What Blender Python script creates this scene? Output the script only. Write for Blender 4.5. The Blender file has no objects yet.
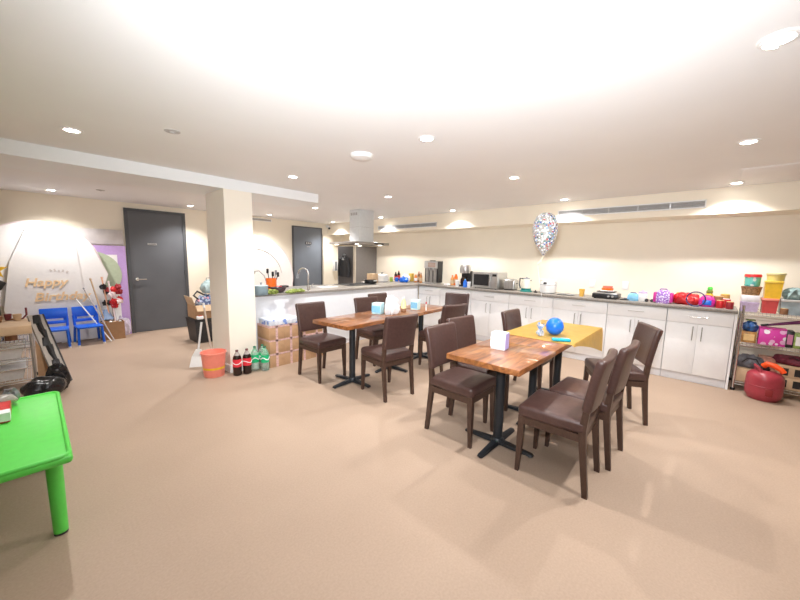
import bpy, bmesh, math, random
from mathutils import Vector, Matrix, Euler
random.seed(7)
PI = math.pi
scene = bpy.context.scene
COL = scene.collection

# ------------------------------------------------------------------ camera
FPX = 337.337
YAW, PITCH, ROLL = [math.radians(a) for a in (47.5116, 6.97332, 1.14383)]
EYE = Vector((0, 0, 1.45))
FWD = Vector((math.sin(YAW)*math.cos(PITCH), math.cos(YAW)*math.cos(PITCH), -math.sin(PITCH)))
_r = Vector((math.cos(YAW), -math.sin(YAW), 0)); _u = _r.cross(FWD)
RGT = _r*math.cos(ROLL) + _u*math.sin(ROLL)
UPV = -_r*math.sin(ROLL) + _u*math.cos(ROLL)

def _ray(px, py): return RGT*((px-400)/FPX) + UPV*((300-py)/FPX) + FWD
def onz(px, py, z=0.0):
    d = _ray(px, py); return EYE + d*((z-EYE.z)/d.z)
def onx(px, py, X):
    d = _ray(px, py); return EYE + d*(X/d.x)
def ony(px, py, Y):
    d = _ray(px, py); return EYE + d*(Y/d.y)
def ppm(p): return FPX/((Vector(p)-EYE).dot(FWD))     # pixels per metre at a point

cam = bpy.data.cameras.new('camera'); cam.sensor_width = 36; cam.lens = 36*FPX/800
cam.clip_start = 0.02
co = bpy.data.objects.new('camera', cam); COL.objects.link(co)
M = Matrix((RGT, UPV, -FWD)).transposed().to_4x4(); M.translation = EYE
co.matrix_world = M
scene.camera = co

# ------------------------------------------------------------------ materials
MATS = {}
def mat(name, col, rough=.5, metal=0, var=.06, scale=25, bump=0, coat=0, trans=0, emit=0, alpha=1, stretch=None, spec=.5):
    if name in MATS: return MATS[name]
    m = bpy.data.materials.new(name); m.use_nodes = True
    nt = m.node_tree; b = nt.nodes['Principled BSDF']
    tc = nt.nodes.new('ShaderNodeTexCoord'); no = nt.nodes.new('ShaderNodeTexNoise')
    no.inputs['Scale'].default_value = scale; no.inputs['Detail'].default_value = 3
    src = tc.outputs['Object']
    if stretch:
        mp = nt.nodes.new('ShaderNodeMapping'); mp.inputs['Scale'].default_value = stretch
        nt.links.new(src, mp.inputs[0]); src = mp.outputs[0]
    nt.links.new(src, no.inputs['Vector'])
    cr = nt.nodes.new('ShaderNodeValToRGB')
    lo = [max(0, c*(1-var)) for c in col]; hi = [min(1, c*(1+var)) for c in col]
    cr.color_ramp.elements[0].position = .3; cr.color_ramp.elements[1].position = .7
    cr.color_ramp.elements[0].color = (*lo, 1); cr.color_ramp.elements[1].color = (*hi, 1)
    nt.links.new(no.outputs['Fac'], cr.inputs[0]); nt.links.new(cr.outputs[0], b.inputs['Base Color'])
    b.inputs['Roughness'].default_value = rough; b.inputs['Metallic'].default_value = metal
    b.inputs['Coat Weight'].default_value = coat; b.inputs['Coat Roughness'].default_value = .08
    b.inputs['Transmission Weight'].default_value = trans
    b.inputs['Specular IOR Level'].default_value = spec
    b.inputs['Alpha'].default_value = alpha
    if emit:
        b.inputs['Emission Color'].default_value = (*col, 1); b.inputs['Emission Strength'].default_value = emit
    if bump:
        bp = nt.nodes.new('ShaderNodeBump'); bp.inputs['Strength'].default_value = bump; bp.inputs['Distance'].default_value = .004
        nt.links.new(no.outputs['Fac'], bp.inputs['Height']); nt.links.new(bp.outputs[0], b.inputs['Normal'])
    MATS[name] = m
    return m

def wood_mat(name, c1, c2, c3, rough=.42, coat=.6):
    m = bpy.data.materials.new(name); m.use_nodes = True
    nt = m.node_tree; b = nt.nodes['Principled BSDF']
    tc = nt.nodes.new('ShaderNodeTexCoord'); mp = nt.nodes.new('ShaderNodeMapping')
    mp.inputs['Scale'].default_value = (1.5, 9, 9)
    nt.links.new(tc.outputs['Object'], mp.inputs[0])
    no = nt.nodes.new('ShaderNodeTexNoise'); no.inputs['Scale'].default_value = 2.2; no.inputs['Detail'].default_value = 6
    no.inputs['Distortion'].default_value = 1.2
    nt.links.new(mp.outputs[0], no.inputs['Vector'])
    cr = nt.nodes.new('ShaderNodeValToRGB'); e = cr.color_ramp.elements
    e[0].position = .3; e[0].color = (*c1, 1); e[1].position = .72; e[1].color = (*c3, 1)
    x = e.new(.5); x.color = (*c2, 1)
    # staves: brightness steps across the board
    br = nt.nodes.new('ShaderNodeTexBrick'); br.inputs['Scale'].default_value = 1
    br.inputs['Color1'].default_value = (.86, .86, .86, 1); br.inputs['Color2'].default_value = (1.08, 1.08, 1.08, 1)
    br.inputs['Mortar'].default_value = (.7, .7, .7, 1); br.inputs['Mortar Size'].default_value = .001
    br.inputs['Brick Width'].default_value = .35; br.inputs['Row Height'].default_value = .06
    nt.links.new(tc.outputs['Object'], br.inputs['Vector'])
    mx = nt.nodes.new('ShaderNodeMix'); mx.data_type = 'RGBA'; mx.blend_type = 'MULTIPLY'; mx.inputs[0].default_value = .8
    nt.links.new(no.outputs['Fac'], cr.inputs[0]); nt.links.new(cr.outputs[0], mx.inputs[6]); nt.links.new(br.outputs['Color'], mx.inputs[7])
    nt.links.new(mx.outputs[2], b.inputs['Base Color'])
    b.inputs['Roughness'].default_value = rough; b.inputs['Coat Weight'].default_value = coat; b.inputs['Coat Roughness'].default_value = .04
    MATS[name] = m; return m

def spots_mat(name, base, colors, scale=9, size=.35, rough=.3, alpha=1.0):
    """base colour sprinkled with coloured dots (voronoi cells)"""
    m = bpy.data.materials.new(name); m.use_nodes = True
    nt = m.node_tree; b = nt.nodes['Principled BSDF']
    tc = nt.nodes.new('ShaderNodeTexCoord'); vo = nt.nodes.new('ShaderNodeTexVoronoi'); vo.inputs['Scale'].default_value = scale
    nt.links.new(tc.outputs['Object'], vo.inputs['Vector'])
    lt = nt.nodes.new('ShaderNodeMath'); lt.operation = 'LESS_THAN'; lt.inputs[1].default_value = size
    nt.links.new(vo.outputs['Distance'], lt.inputs[0])
    cr = nt.nodes.new('ShaderNodeValToRGB'); cr.color_ramp.interpolation = 'CONSTANT'
    e = cr.color_ramp.elements
    n = len(colors)
    e[0].position = 0; e[0].color = (*colors[0], 1)
    e[1].position = .15+.7/n; e[1].color = (*colors[1], 1)
    for i in range(2, n):
        q = e.new(.15+.7*i/n); q.color = (*colors[i], 1)
    sp = nt.nodes.new('ShaderNodeSeparateColor'); nt.links.new(vo.outputs['Color'], sp.inputs[0])
    nt.links.new(sp.outputs[0], cr.inputs[0])
    mx = nt.nodes.new('ShaderNodeMix'); mx.data_type = 'RGBA'
    mx.inputs[6].default_value = (*base, 1)
    nt.links.new(lt.outputs[0], mx.inputs[0]); nt.links.new(cr.outputs[0], mx.inputs[7])
    nt.links.new(mx.outputs[2], b.inputs['Base Color']); b.inputs['Roughness'].default_value = rough
    if alpha < 1:
        ma = nt.nodes.new('ShaderNodeMath'); ma.operation = 'MAXIMUM'; ma.inputs[1].default_value = alpha
        nt.links.new(lt.outputs[0], ma.inputs[0]); nt.links.new(ma.outputs[0], b.inputs['Alpha'])
    MATS[name] = m; return m

def floor_mat():
    m = bpy.data.materials.new('tan_floor'); m.use_nodes = True
    nt = m.node_tree; b = nt.nodes['Principled BSDF']
    tc = nt.nodes.new('ShaderNodeTexCoord')
    n1 = nt.nodes.new('ShaderNodeTexNoise'); n1.inputs['Scale'].default_value = .9; n1.inputs['Detail'].default_value = 4
    n2 = nt.nodes.new('ShaderNodeTexNoise'); n2.inputs['Scale'].default_value = 90; n2.inputs['Detail'].default_value = 3
    for n in (n1, n2): nt.links.new(tc.outputs['Object'], n.inputs['Vector'])
    ad = nt.nodes.new('ShaderNodeMath'); ad.operation = 'MULTIPLY_ADD'; ad.inputs[1].default_value = .45
    nt.links.new(n2.outputs['Fac'], ad.inputs[0])
    ml = nt.nodes.new('ShaderNodeMath'); ml.operation = 'MULTIPLY'; ml.inputs[1].default_value = .55
    nt.links.new(n1.outputs['Fac'], ml.inputs[0]); nt.links.new(ml.outputs[0], ad.inputs[2])
    cr = nt.nodes.new('ShaderNodeValToRGB'); e = cr.color_ramp.elements
    e[0].position = .3; e[0].color = (.345, .252, .187, 1); e[1].position = .72; e[1].color = (.45, .333, .25, 1)
    nt.links.new(ad.outputs[0], cr.inputs[0]); nt.links.new(cr.outputs[0], b.inputs['Base Color'])
    b.inputs['Roughness'].default_value = .55; b.inputs['Specular IOR Level'].default_value = .3
    bp = nt.nodes.new('ShaderNodeBump'); bp.inputs['Strength'].default_value = .08; bp.inputs['Distance'].default_value = .002
    nt.links.new(n2.outputs['Fac'], bp.inputs['Height']); nt.links.new(bp.outputs[0], b.inputs['Normal'])
    MATS['tan_floor'] = m; return m

CREAM = mat('cream_paint', (.91, .835, .70), .45, var=.015, scale=3)
COLM = mat('column_paint', (.91, .85, .745), .5, var=.015, scale=3)
CEIL = mat('ceiling_paint', (.87, .87, .88), .7, var=.012, scale=2)
BEAM = mat('beam_paint', (.86, .88, .90), .6, var=.01, scale=3)
FLOOR = floor_mat()
WOOD = wood_mat('lacquered_wood', (.115, .034, .010), (.24, .082, .022), (.37, .145, .042))
LEATHER = mat('brown_leather', (.066, .033, .028), .36, var=.14, scale=40, bump=.12)
CHAIRWOOD = mat('dark_chair_wood', (.062, .032, .022), .4, var=.2, scale=30, stretch=(6, 6, 1))
IRON = mat('black_iron', (.022, .025, .03), .42, metal=.3, var=.1)
WHITEC = mat('white_cabinet', (.88, .885, .90), .45, var=.01)
PLINTH = mat('plinth_white', (.72, .72, .75), .35, var=.02)
WORKTOP = mat('grey_worktop', (.26, .235, .21), .42, var=.2, scale=60)
STEEL = mat('brushed_steel', (.62, .62, .62), .3, metal=.9, var=.06, scale=12, stretch=(1, 1, 30))
CHROME = mat('chrome', (.75, .75, .76), .15, metal=1, var=.03)
DSTEEL = mat('dull_steel', (.42, .41, .40), .35, metal=.8, var=.08)
HOODM = mat('hood_steel', (.70, .72, .73), .45, metal=.15, var=.03)
DOORM = mat('grey_door', (.105, .110, .122), .45, var=.05, scale=3)
DOORF = mat('dark_door_frame', (.070, .073, .080), .5, var=.05)
DOOR2 = mat('blue_grey_door', (.16, .18, .21), .45, var=.05, scale=3)
BLACK = mat('black_plastic', (.014, .014, .016), .35, var=.1)
GREYP = mat('grey_plastic', (.25, .26, .28), .4, var=.05)
WHITE = mat('white_plastic', (.85, .85, .85), .35, var=.02)
CARD = mat('cardboard', (.50, .30, .165), .75, var=.08, scale=14)
CARDL = mat('light_cardboard', (.62, .44, .28), .75, var=.08, scale=14)
TAPE = mat('pink_tape', (.66, .43, .40), .4, var=.25, scale=60)
GREEN = mat('green_plastic', (.11, .70, .09), .3, var=.03)
BLUE = mat('blue_plastic', (.008, .13, .75), .3, var=.04)
PURPLE = mat('purple_panel', (.50, .33, .66), .5, var=.05)
CORAL = mat('coral_plastic', (.92, .28, .21), .35, var=.04)
RED = mat('red_plastic', (.60, .02, .025), .35, var=.1)
ORANGE = mat('orange_plastic', (.85, .16, .015), .4, var=.1)
YELLOW = mat('yellow_plastic', (.85, .52, .02), .35, var=.08)
YCLOTH = mat('yellow_cloth', (.80, .54, .13), .4, var=.06, scale=15)
MAGENTA = mat('magenta_plastic', (.62, .03, .32), .4, var=.1)
VIOLET = mat('violet_plastic', (.28, .10, .50), .4, var=.15)
NAVY = mat('navy_fabric', (.03, .04, .16), .6, var=.3)
LBLUE = mat('light_blue', (.25, .58, .85), .4, var=.1)
BBLUE = mat('bright_blue', (.01, .16, .75), .3, var=.1)
TEAL = mat('teal_plastic', (.01, .20, .18), .35, var=.08)
TURQ = mat('turquoise', (.01, .36, .52), .35, var=.1)
LEAFG = mat('leaf_green', (.21, .27, .05), .6, var=.4, scale=50)
BROWN = mat('brown_plastic', (.28, .13, .06), .5, var=.2)
GOLD = mat('gold_trim', (.80, .55, .25), .35, metal=.2, var=.08)
PINKP = mat('pale_pink', (.85, .72, .74), .5, var=.05)
PALEW = mat('white_board', (.86, .85, .85), .4, var=.015)
GREYSH = mat('grey_sheet', (.60, .56, .56), .5, var=.08, scale=8)
SAGE = mat('sage_board', (.45, .52, .38), .5, var=.05)
LAV = mat('lavender', (.62, .50, .72), .4, var=.15)
CLEARB = mat('clear_plastic', (.80, .86, .86), .12, var=.02, trans=.75)
GREENB = mat('pale_green_bottle', (.78, .93, .85), .12, var=.02, trans=.8)
COLA = mat('cola', (.018, .007, .005), .1, var=.1)
LENS = mat('lamp_lens', (1, .96, .88), .4, var=0, emit=16)
HLENS = mat('hood_lamp_lens', (1, .93, .8), .4, var=0, emit=4)
PAPER = mat('paper', (.88, .88, .90), .6, var=.02)
BAGCLR = mat('translucent_bag', (.40, .37, .33), .3, var=.3, scale=18)
BAGBLK = mat('black_bag', (.012, .012, .014), .22, var=.3, scale=14, bump=.25)

# ------------------------------------------------------------------ mesh helpers
class MB:
    def __init__(s): s.bm = bmesh.new()
    def _x(s, vs, rot=None, piv=None):
        if rot is not None:
            R = Euler(rot).to_matrix() if not isinstance(rot, Matrix) else rot
            bmesh.ops.rotate(s.bm, verts=vs, cent=piv or (0, 0, 0), matrix=R)
    def box(s, c, d, bev=0, seg=2, rot=None):
        g = bmesh.ops.create_cube(s.bm, size=1)['verts']
        bmesh.ops.scale(s.bm, vec=d, verts=g); bmesh.ops.translate(s.bm, vec=c, verts=g)
        if rot is not None: s._x(g, rot, c)
        if bev:
            es = list({e for v in g for e in v.link_edges})
            bmesh.ops.bevel(s.bm, geom=es, offset=bev, segments=seg, profile=.5, affect='EDGES')
        return s
    def b2(s, lo, hi, bev=0, seg=2):
        return s.box([(a+b)/2 for a, b in zip(lo, hi)], [abs(b-a) for a, b in zip(lo, hi)], bev, seg)
    def cyl(s, p0, p1, r0, r1=None, n=16, cap=True):
        p0, p1 = Vector(p0), Vector(p1); r1 = r0 if r1 is None else r1
        d = p1-p0; q = Vector((0, 0, 1)).rotation_difference(d.normalized()).to_matrix()
        a = [s.bm.verts.new(p0+q@Vector((r0*math.cos(2*PI*i/n), r0*math.sin(2*PI*i/n), 0))) for i in range(n)]
        b = [s.bm.verts.new(p1+q@Vector((r1*math.cos(2*PI*i/n), r1*math.sin(2*PI*i/n), 0))) for i in range(n)]
        for i in range(n): s.bm.faces.new((a[i], a[(i+1) % n], b[(i+1) % n], b[i]))
        if cap: s.bm.faces.new(a[::-1]); s.bm.faces.new(b)
        return s
    def lathe(s, prof, c=(0, 0, 0), n=20, sx=1, sy=1):
        rings = []
        for r, z in prof:
            if r < 1e-5: rings.append([s.bm.verts.new((c[0], c[1], c[2]+z))])
            else: rings.append([s.bm.verts.new((c[0]+sx*r*math.cos(2*PI*i/n), c[1]+sy*r*math.sin(2*PI*i/n), c[2]+z)) for i in range(n)])
        for A, B in zip(rings, rings[1:]):
            for i in range(n):
                j = (i+1) % n
                if len(A) == 1 and len(B) == 1: continue
                if len(A) == 1: s.bm.faces.new((A[0], B[j], B[i]))
                elif len(B) == 1: s.bm.faces.new((A[i], A[j], B[0]))
                else: s.bm.faces.new((A[i], A[j], B[j], B[i]))
        if len(rings[0]) > 1: s.bm.faces.new(rings[0][::-1])
        if len(rings[-1]) > 1: s.bm.faces.new(rings[-1])
        return s
    def tube(s, pts, r, n=8, closed=False):
        pts = [Vector(p) for p in pts]; rings = []; N = len(pts)
        up = None
        for i, p in enumerate(pts):
            if closed: t = (pts[(i+1) % N]-pts[i-1]).normalized()
            else: t = (pts[min(i+1, N-1)]-pts[max(i-1, 0)]).normalized()
            if up is None:
                up = Vector((0, 0, 1)) if abs(t.z) < .9 else Vector((1, 0, 0))
            a = t.cross(up); a = a.normalized() if a.length > 1e-6 else Vector((1, 0, 0))
            b = a.cross(t).normalized(); up = b
            rr = r(i/(N-1)) if callable(r) else r
            rings.append([s.bm.verts.new(p+a*rr*math.cos(2*PI*k/n)+b*rr*math.sin(2*PI*k/n)) for k in range(n)])
        rng = range(N) if closed else range(N-1)
        for i in rng:
            A, B = rings[i], rings[(i+1) % N]
            for k in range(n): s.bm.faces.new((A[k], A[(k+1) % n], B[(k+1) % n], B[k]))
        if not closed: s.bm.faces.new(rings[0][::-1]); s.bm.faces.new(rings[-1])
        return s
    def loft(s, sec):
        """sections: list of lists of points (same count), capped"""
        R = [[s.bm.verts.new(p) for p in q] for q in sec]; n = len(R[0])
        for A, B in zip(R, R[1:]):
            for i in range(n): s.bm.faces.new((A[i], A[(i+1) % n], B[(i+1) % n], B[i]))
        s.bm.faces.new(R[0][::-1]); s.bm.faces.new(R[-1]); return s
    def prism(s, pts, v):
        """planar polygon pts extruded along v"""
        a = [s.bm.verts.new(p) for p in pts]; b = [s.bm.verts.new(Vector(p)+Vector(v)) for p in pts]; n = len(a)
        s.bm.faces.new(a); s.bm.faces.new(b[::-1])
        for i in range(n): s.bm.faces.new((a[i], b[i], b[(i+1) % n], a[(i+1) % n]))
        return s
    def blob(s, c, d, amp=.15, sub=3, seed=0, rot=None, flat=0):
        g = bmesh.ops.create_icosphere(s.bm, subdivisions=sub, radius=1)['verts']
        rnd = random.Random(seed); ph = [(rnd.uniform(1.5, 4.5), rnd.uniform(0, 6), rnd.uniform(1.5, 4.5), rnd.uniform(0, 6)) for _ in range(4)]
        for v in g:
            k = 1+amp*sum(math.sin(a*v.co.x*2+b+v.co.z)*math.sin(e*v.co.y*2+f+v.co.z*2) for a, b, e, f in ph)/2
            v.co *= k
            if v.co.z < -.75+flat: v.co.z = -.75+flat
            v.co = Vector((v.co.x*d[0], v.co.y*d[1], v.co.z*d[2]))
        zmin = min(v.co.z for v in g)
        if rot is not None: s._x(g, rot)
        bmesh.ops.translate(s.bm, vec=(c[0], c[1], c[2]-zmin if rot is None else c[2]), verts=g)
        return s
    def bend(s, f):
        for v in s.bm.verts: v.co = Vector(f(v.co))
        return s
    def build(s, name, m, parent=None, loc=(0, 0, 0), rz=0, smooth=True, ang=40):
        bmesh.ops.recalc_face_normals(s.bm, faces=s.bm.faces[:])
        me = bpy.data.meshes.new(name); s.bm.to_mesh(me); s.bm.free()
        for mm in (m if isinstance(m, (list, tuple)) else [m]): me.materials.append(mm)
        if smooth:
            for p in me.polygons: p.use_smooth = True
            me.set_sharp_from_angle(angle=math.radians(ang))
        o = bpy.data.objects.new(name, me); COL.objects.link(o)
        if parent: o.parent = parent
        o.location = loc; o.rotation_euler.z = rz
        return o

def tag(o, label, cat, group=None, kind=None):
    o['label'] = label; o['category'] = cat
    if group: o['group'] = group
    if kind: o['kind'] = kind
    return o
def thing(name, label, cat, loc=(0, 0, 0), rz=0, group=None):
    o = bpy.data.objects.new(name, None); COL.objects.link(o); o.empty_display_size = .05
    o.location = loc; o.rotation_euler.z = rz
    return tag(o, label, cat, group)
def struct(name, mb, m, parent=None, smooth=False):
    o = mb.build(name, m, parent, smooth=smooth)
    if not parent: o['kind'] = 'structure'
    return o
def kids(o): return [c for c in bpy.data.objects if c.parent == o]
def copy_tree(o, parent=None):
    ch = kids(o); c = o.copy(); COL.objects.link(c)
    if parent: c.parent = parent
    for k in ch: copy_tree(k, c)
    return c

# ------------------------------------------------------------------ room
XK, YD, ZC = 5.97, 7.72, 2.34        # kitchen wall, door wall, ceiling
XL, YF = -2.6, -3.2
FX, FY0 = 5.42, -.25                 # cabinet fronts, right end of the cabinets
CT, CB = .94, .905                   # worktop top and underside
struct('floor', MB().b2((XL-.1, YF-.1, -.12), (XK+.1, YD+.1, 0)), FLOOR)
struct('ceiling', MB().b2((XL-.1, YF-.1, ZC), (XK+.1, YD+.1, ZC+.12)), CEIL)
struct('wall_right', MB().b2((XK, YF, 0), (XK+.1, YD+.1, ZC)), CREAM)
struct('wall_back', MB().b2((XL, YD, 0), (XK, YD+.1, ZC)), CREAM)
struct('wall_left', MB().b2((XL-.1, YF, 0), (XL, YD+.1, ZC)), CREAM)
struct('wall_front', MB().b2((XL-.1, YF-.1, 0), (XK+.1, YF, ZC)), CREAM)
BX = 5.485
struct('trim_1', MB().b2((BX, YF, 2.045), (XK, YD, ZC)), CREAM)                        # bulkhead over the kitchen counter
struct('trim_2', MB().b2((XL, 4.25, 2.22), (2.86, 4.93, ZC)), BEAM)                    # dropped beam
col = struct('trim_3', MB().b2((1.575, 4.26, 0), (1.905, 4.85, 2.22)), COLM)             # column
struct('trim_4', MB().b2((1.565, 4.25, 0), (1.915, 4.86, .10), .004), WHITE)              # its skirting

def door(name, x0, x1, ztop, m, fm, fw, plate, handle=True):
    Y = YD
    d = struct(name, MB().b2((x0+fw, Y-.03, .006), (x1-fw, Y-.001, ztop-fw)), m)
    MB().b2((x0, Y-.05, 0), (x0+fw, Y-.001, ztop)).b2((x1-fw, Y-.05, 0), (x1, Y-.001, ztop)).b2((x0+fw, Y-.05, ztop-fw), (x1-fw, Y-.001, ztop)).build('door_frame', fm, d, smooth=False)
    if handle:
        hx, hz = x0+fw+.075, .985
        MB().cyl((hx, Y-.03, hz), (hx, Y-.042, hz), .028).cyl((hx, Y-.04, hz), (hx, Y-.085, hz), .011).tube([(hx, Y-.08, hz), (hx+.06, Y-.083, hz), (hx+.13, Y-.078, hz-.003)], .010).build('door_handle', CHROME, d)
    return d
d1 = door('door_1', 1.165, 2.105, 2.245, DOORM, DOORF, .05, True)
p = MB().box((1.55, YD-.033, 1.625), (.14, .006, .032)).build('door_plate', STEEL, d1)
q = MB()
for i in range(7): q.box((1.50+i*.0165, YD-.037, 1.625), (.010, .002, .014))
q.build('plate_marks', BLACK, p, smooth=False)
for hz in (.3, 1.1, 1.95): MB().cyl((2.05, YD-.052, hz-.05), (2.05, YD-.052, hz+.05), .008).build('hinge', DOORF, d1)
d2 = door('door_2', 4.42, 5.27, 2.21, DOOR2, DOORF, .025, True, handle=False)
p = MB().box((4.86, YD-.034, 1.80), (.17, .008, .065)).build('door_plate', BLACK, d2)
q = MB()
for i in range(3): q.box((4.81+i*.05, YD-.039, 1.80), (.03, .002, .036))
q.build('plate_marks', STEEL, p, smooth=False)
MB().box((4.86, YD-.033, 1.71), (.09, .005, .02)).build('small_plate', DSTEEL, d2)
# right part of the door wall, slightly proud pier beside door two
struct('trim_5', MB().b2((5.30, YD-.06, 0), (5.60, YD, 2.055)), CREAM)

# ------------------------------------------------------------------ ceiling fixtures
LX, LY = (.275, 2.06, 3.575, 5.24), (-.11, 1.65, 3.55, 5.41, 7.15)
DL = 'recessed ceiling downlights'
where = {(0, 2): 'nearest the left edge, in front of the beam', (0, 4): 'behind the beam, left, above the white round boards', (1, 4): 'behind the beam, just right of the tall grey door',
 (1, 2): 'just above the right half of the beam, in front of the column', (2, 3): 'just beyond the end of the dropped beam', (2, 4): 'near the door wall, right of the column', (3, 4): 'beside the security camera',
 (3, 3): 'right of the cooker hood chimney', (2, 2): 'halfway between the hood and the smoke detector', (1, 1): 'right of the smoke detector, over the wooden tables', (2, 1): 'over the far tables, left of the balloon',
 (3, 2): 'beside the bulkhead near the left air grille', (3, 1): 'beside the bulkhead above the balloon', (2, 0): 'large one towards the right edge', (3, 0): 'beside the bulkhead right of the long air grille', (1, 0): 'largest one in the top right corner'}
POWER = 48
proto_d = None
for i, x in enumerate(LX):
    for j, y in enumerate(LY):
        if (i, j) not in where: continue
        lab = 'round ceiling downlight ' + where[(i, j)]
        if proto_d is None:
            t = proto_d = thing('downlight', lab, 'ceiling light', (x, y, ZC), 0, DL)
            MB().lathe([(.064, 0), (.064, -.004), (.057, -.007), (.046, -.007), (.043, -.003)], n=28).build('trim_ring', WHITE, t)
            MB().lathe([(0, -.0045), (.042, -.0045), (.042, -.002), (0, -.002)], n=28).build('lamp_lens', LENS, t)
        else:
            t = copy_tree(proto_d); t.location = (x, y, ZC); t['label'] = lab
        if (i, j) in [(1, 0)]:
            MB().tube([(.05*math.cos(a), .05*math.sin(a), -.012) for a in [k*PI/8 for k in range(9)]], .004, 6).build('clip', WHITE, t)
lightspots = [(LX[i], LY[j]) for i, j in where] + [(LX[1], LY[3])]
for x, y in lightspots:
    L = bpy.data.lights.new('downlight_lamp', 'SPOT'); L.energy = POWER; L.spot_size = math.radians(126); L.spot_blend = .8
    L.shadow_soft_size = .02; L.color = (1, .975, .95)
    o = bpy.data.objects.new('downlight_lamp', L); COL.objects.link(o); o.location = (x, y, ZC-.02)
# photographer's flash bounced off the ceiling
L = bpy.data.lights.new('bounce_flash', 'SPOT'); L.energy = 235; L.spot_size = math.radians(130); L.spot_blend = 1; L.shadow_soft_size = .05; L.color = (.93, .97, 1)
o = bpy.data.objects.new('bounce_flash', L); COL.objects.link(o); o.location = (.05, .05, 1.6)
o.rotation_euler = (Vector((2.0, 1.55, 2.34)) - Vector((.05, .05, 1.6))).to_track_quat('-Z', 'Y').to_euler()

t = thing('smoke_detector', 'white round smoke detector on ceiling between column and tables', 'smoke detector', (2.02, 2.335, ZC))
MB().lathe([(.095, 0), (.098, -.012), (.085, -.03), (.04, -.04), (0, -.042)], n=28).build('housing', WHITE, t)
MB().lathe([(.1, 0), (.1, -.006), (.094, -.009), (.09, 0)], n=28).build('base_ring', WHITE, t)
t = tag(MB().lathe([(.05, 0), (.05, -.004), (.02, -.006), (.012, -.014), (0, -.014)], n=20).build('sprinkler_cap', mat('grey_cap', (.5, .49, .48), .5), loc=(.77, 2.99, ZC)), 'small grey sprinkler cover plate on ceiling in front of the beam', 'sprinkler')
t = tag(MB().lathe([(.05, 0), (.05, -.004), (.02, -.006), (.012, -.014), (0, -.014)], n=20).build('sprinkler_cap', MATS['grey_cap'], loc=(.75, 6.54, ZC)), 'small grey sprinkler cover plate on ceiling behind the beam', 'sprinkler')
a = thing('access_panel', 'flat square access panel in ceiling near right end of bulkhead', 'access panel', (4.85, -.35, ZC))
MB().b2((-.3, -.22, -.006), (.3, .22, 0), .002).build('panel', CEIL, a)
MB().b2((-.32, -.24, -.003), (.32, .24, 0)).build('frame', CEIL, a)

def grille(label, y0, y1, z0, z1, n):
    t = thing('air_grille', label, 'air vent', (BX, (y0+y1)/2, (z0+z1)/2)); w = (y1-y0)/2; h = (z1-z0)/2
    MB().b2((-.004, -w, -h), (-.001, w, h)).build('backing', mat('vent_grey', (.42, .42, .43), .5), t)
    m = MB()
    for zz in (-h, h-.012): m.b2((-.014, -w, zz), (-.001, w, zz+.012))
    for yy in (-w, w-.012): m.b2((-.014, yy, -h), (-.001, yy+.012, h))
    m.build('frame', WHITE, t, smooth=False)
    for k in range(3): MB().box((-.008, 0, -h+.02+(k+.5)*(2*h-.04)/3), (.010, 2*w-.02, .004), rot=(0, .5, 0)).build('slat', STEEL, t)
    for k in range(1, n): MB().box((-.010, -w+2*w*k/n, 0), (.008, .012, 2*h-.02)).build('divider', STEEL, t)
grille('long linear air grille in cream bulkhead right of the balloon', .12, 1.80, 2.125, 2.22, 5)
grille('shorter linear air grille in cream bulkhead behind the cooker hood', 4.08, 5.75, 2.095, 2.185, 4)
g = thing('air_grille', 'dark narrow air slot high on door wall right of the column', 'air vent', (3.45, YD, 2.275))
MB().b2((-.5, -.008, -.03), (.45, 0, .03)).build('frame', WHITE, g)
MB().b2((-.48, -.010, -.02), (.43, -.007, .02)).build('slot', DSTEEL, g)
sc = thing('security_camera', 'small white bullet security camera in corner above grey door', 'security camera', (5.46, YD-.07, 2.255))
MB().cyl((0, .07, .02), (0, .045, .02), .035).cyl((0, .05, .02), (0, 0, .0), .012).build('bracket', WHITE, sc)
MB().cyl((0, .01, .01), (-.03, -.075, -.04), .034).build('body', WHITE, sc)
MB().cyl((-.029, -.073, -.039), (-.031, -.079, -.042), .028).build('lens', BLACK, sc)

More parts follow.
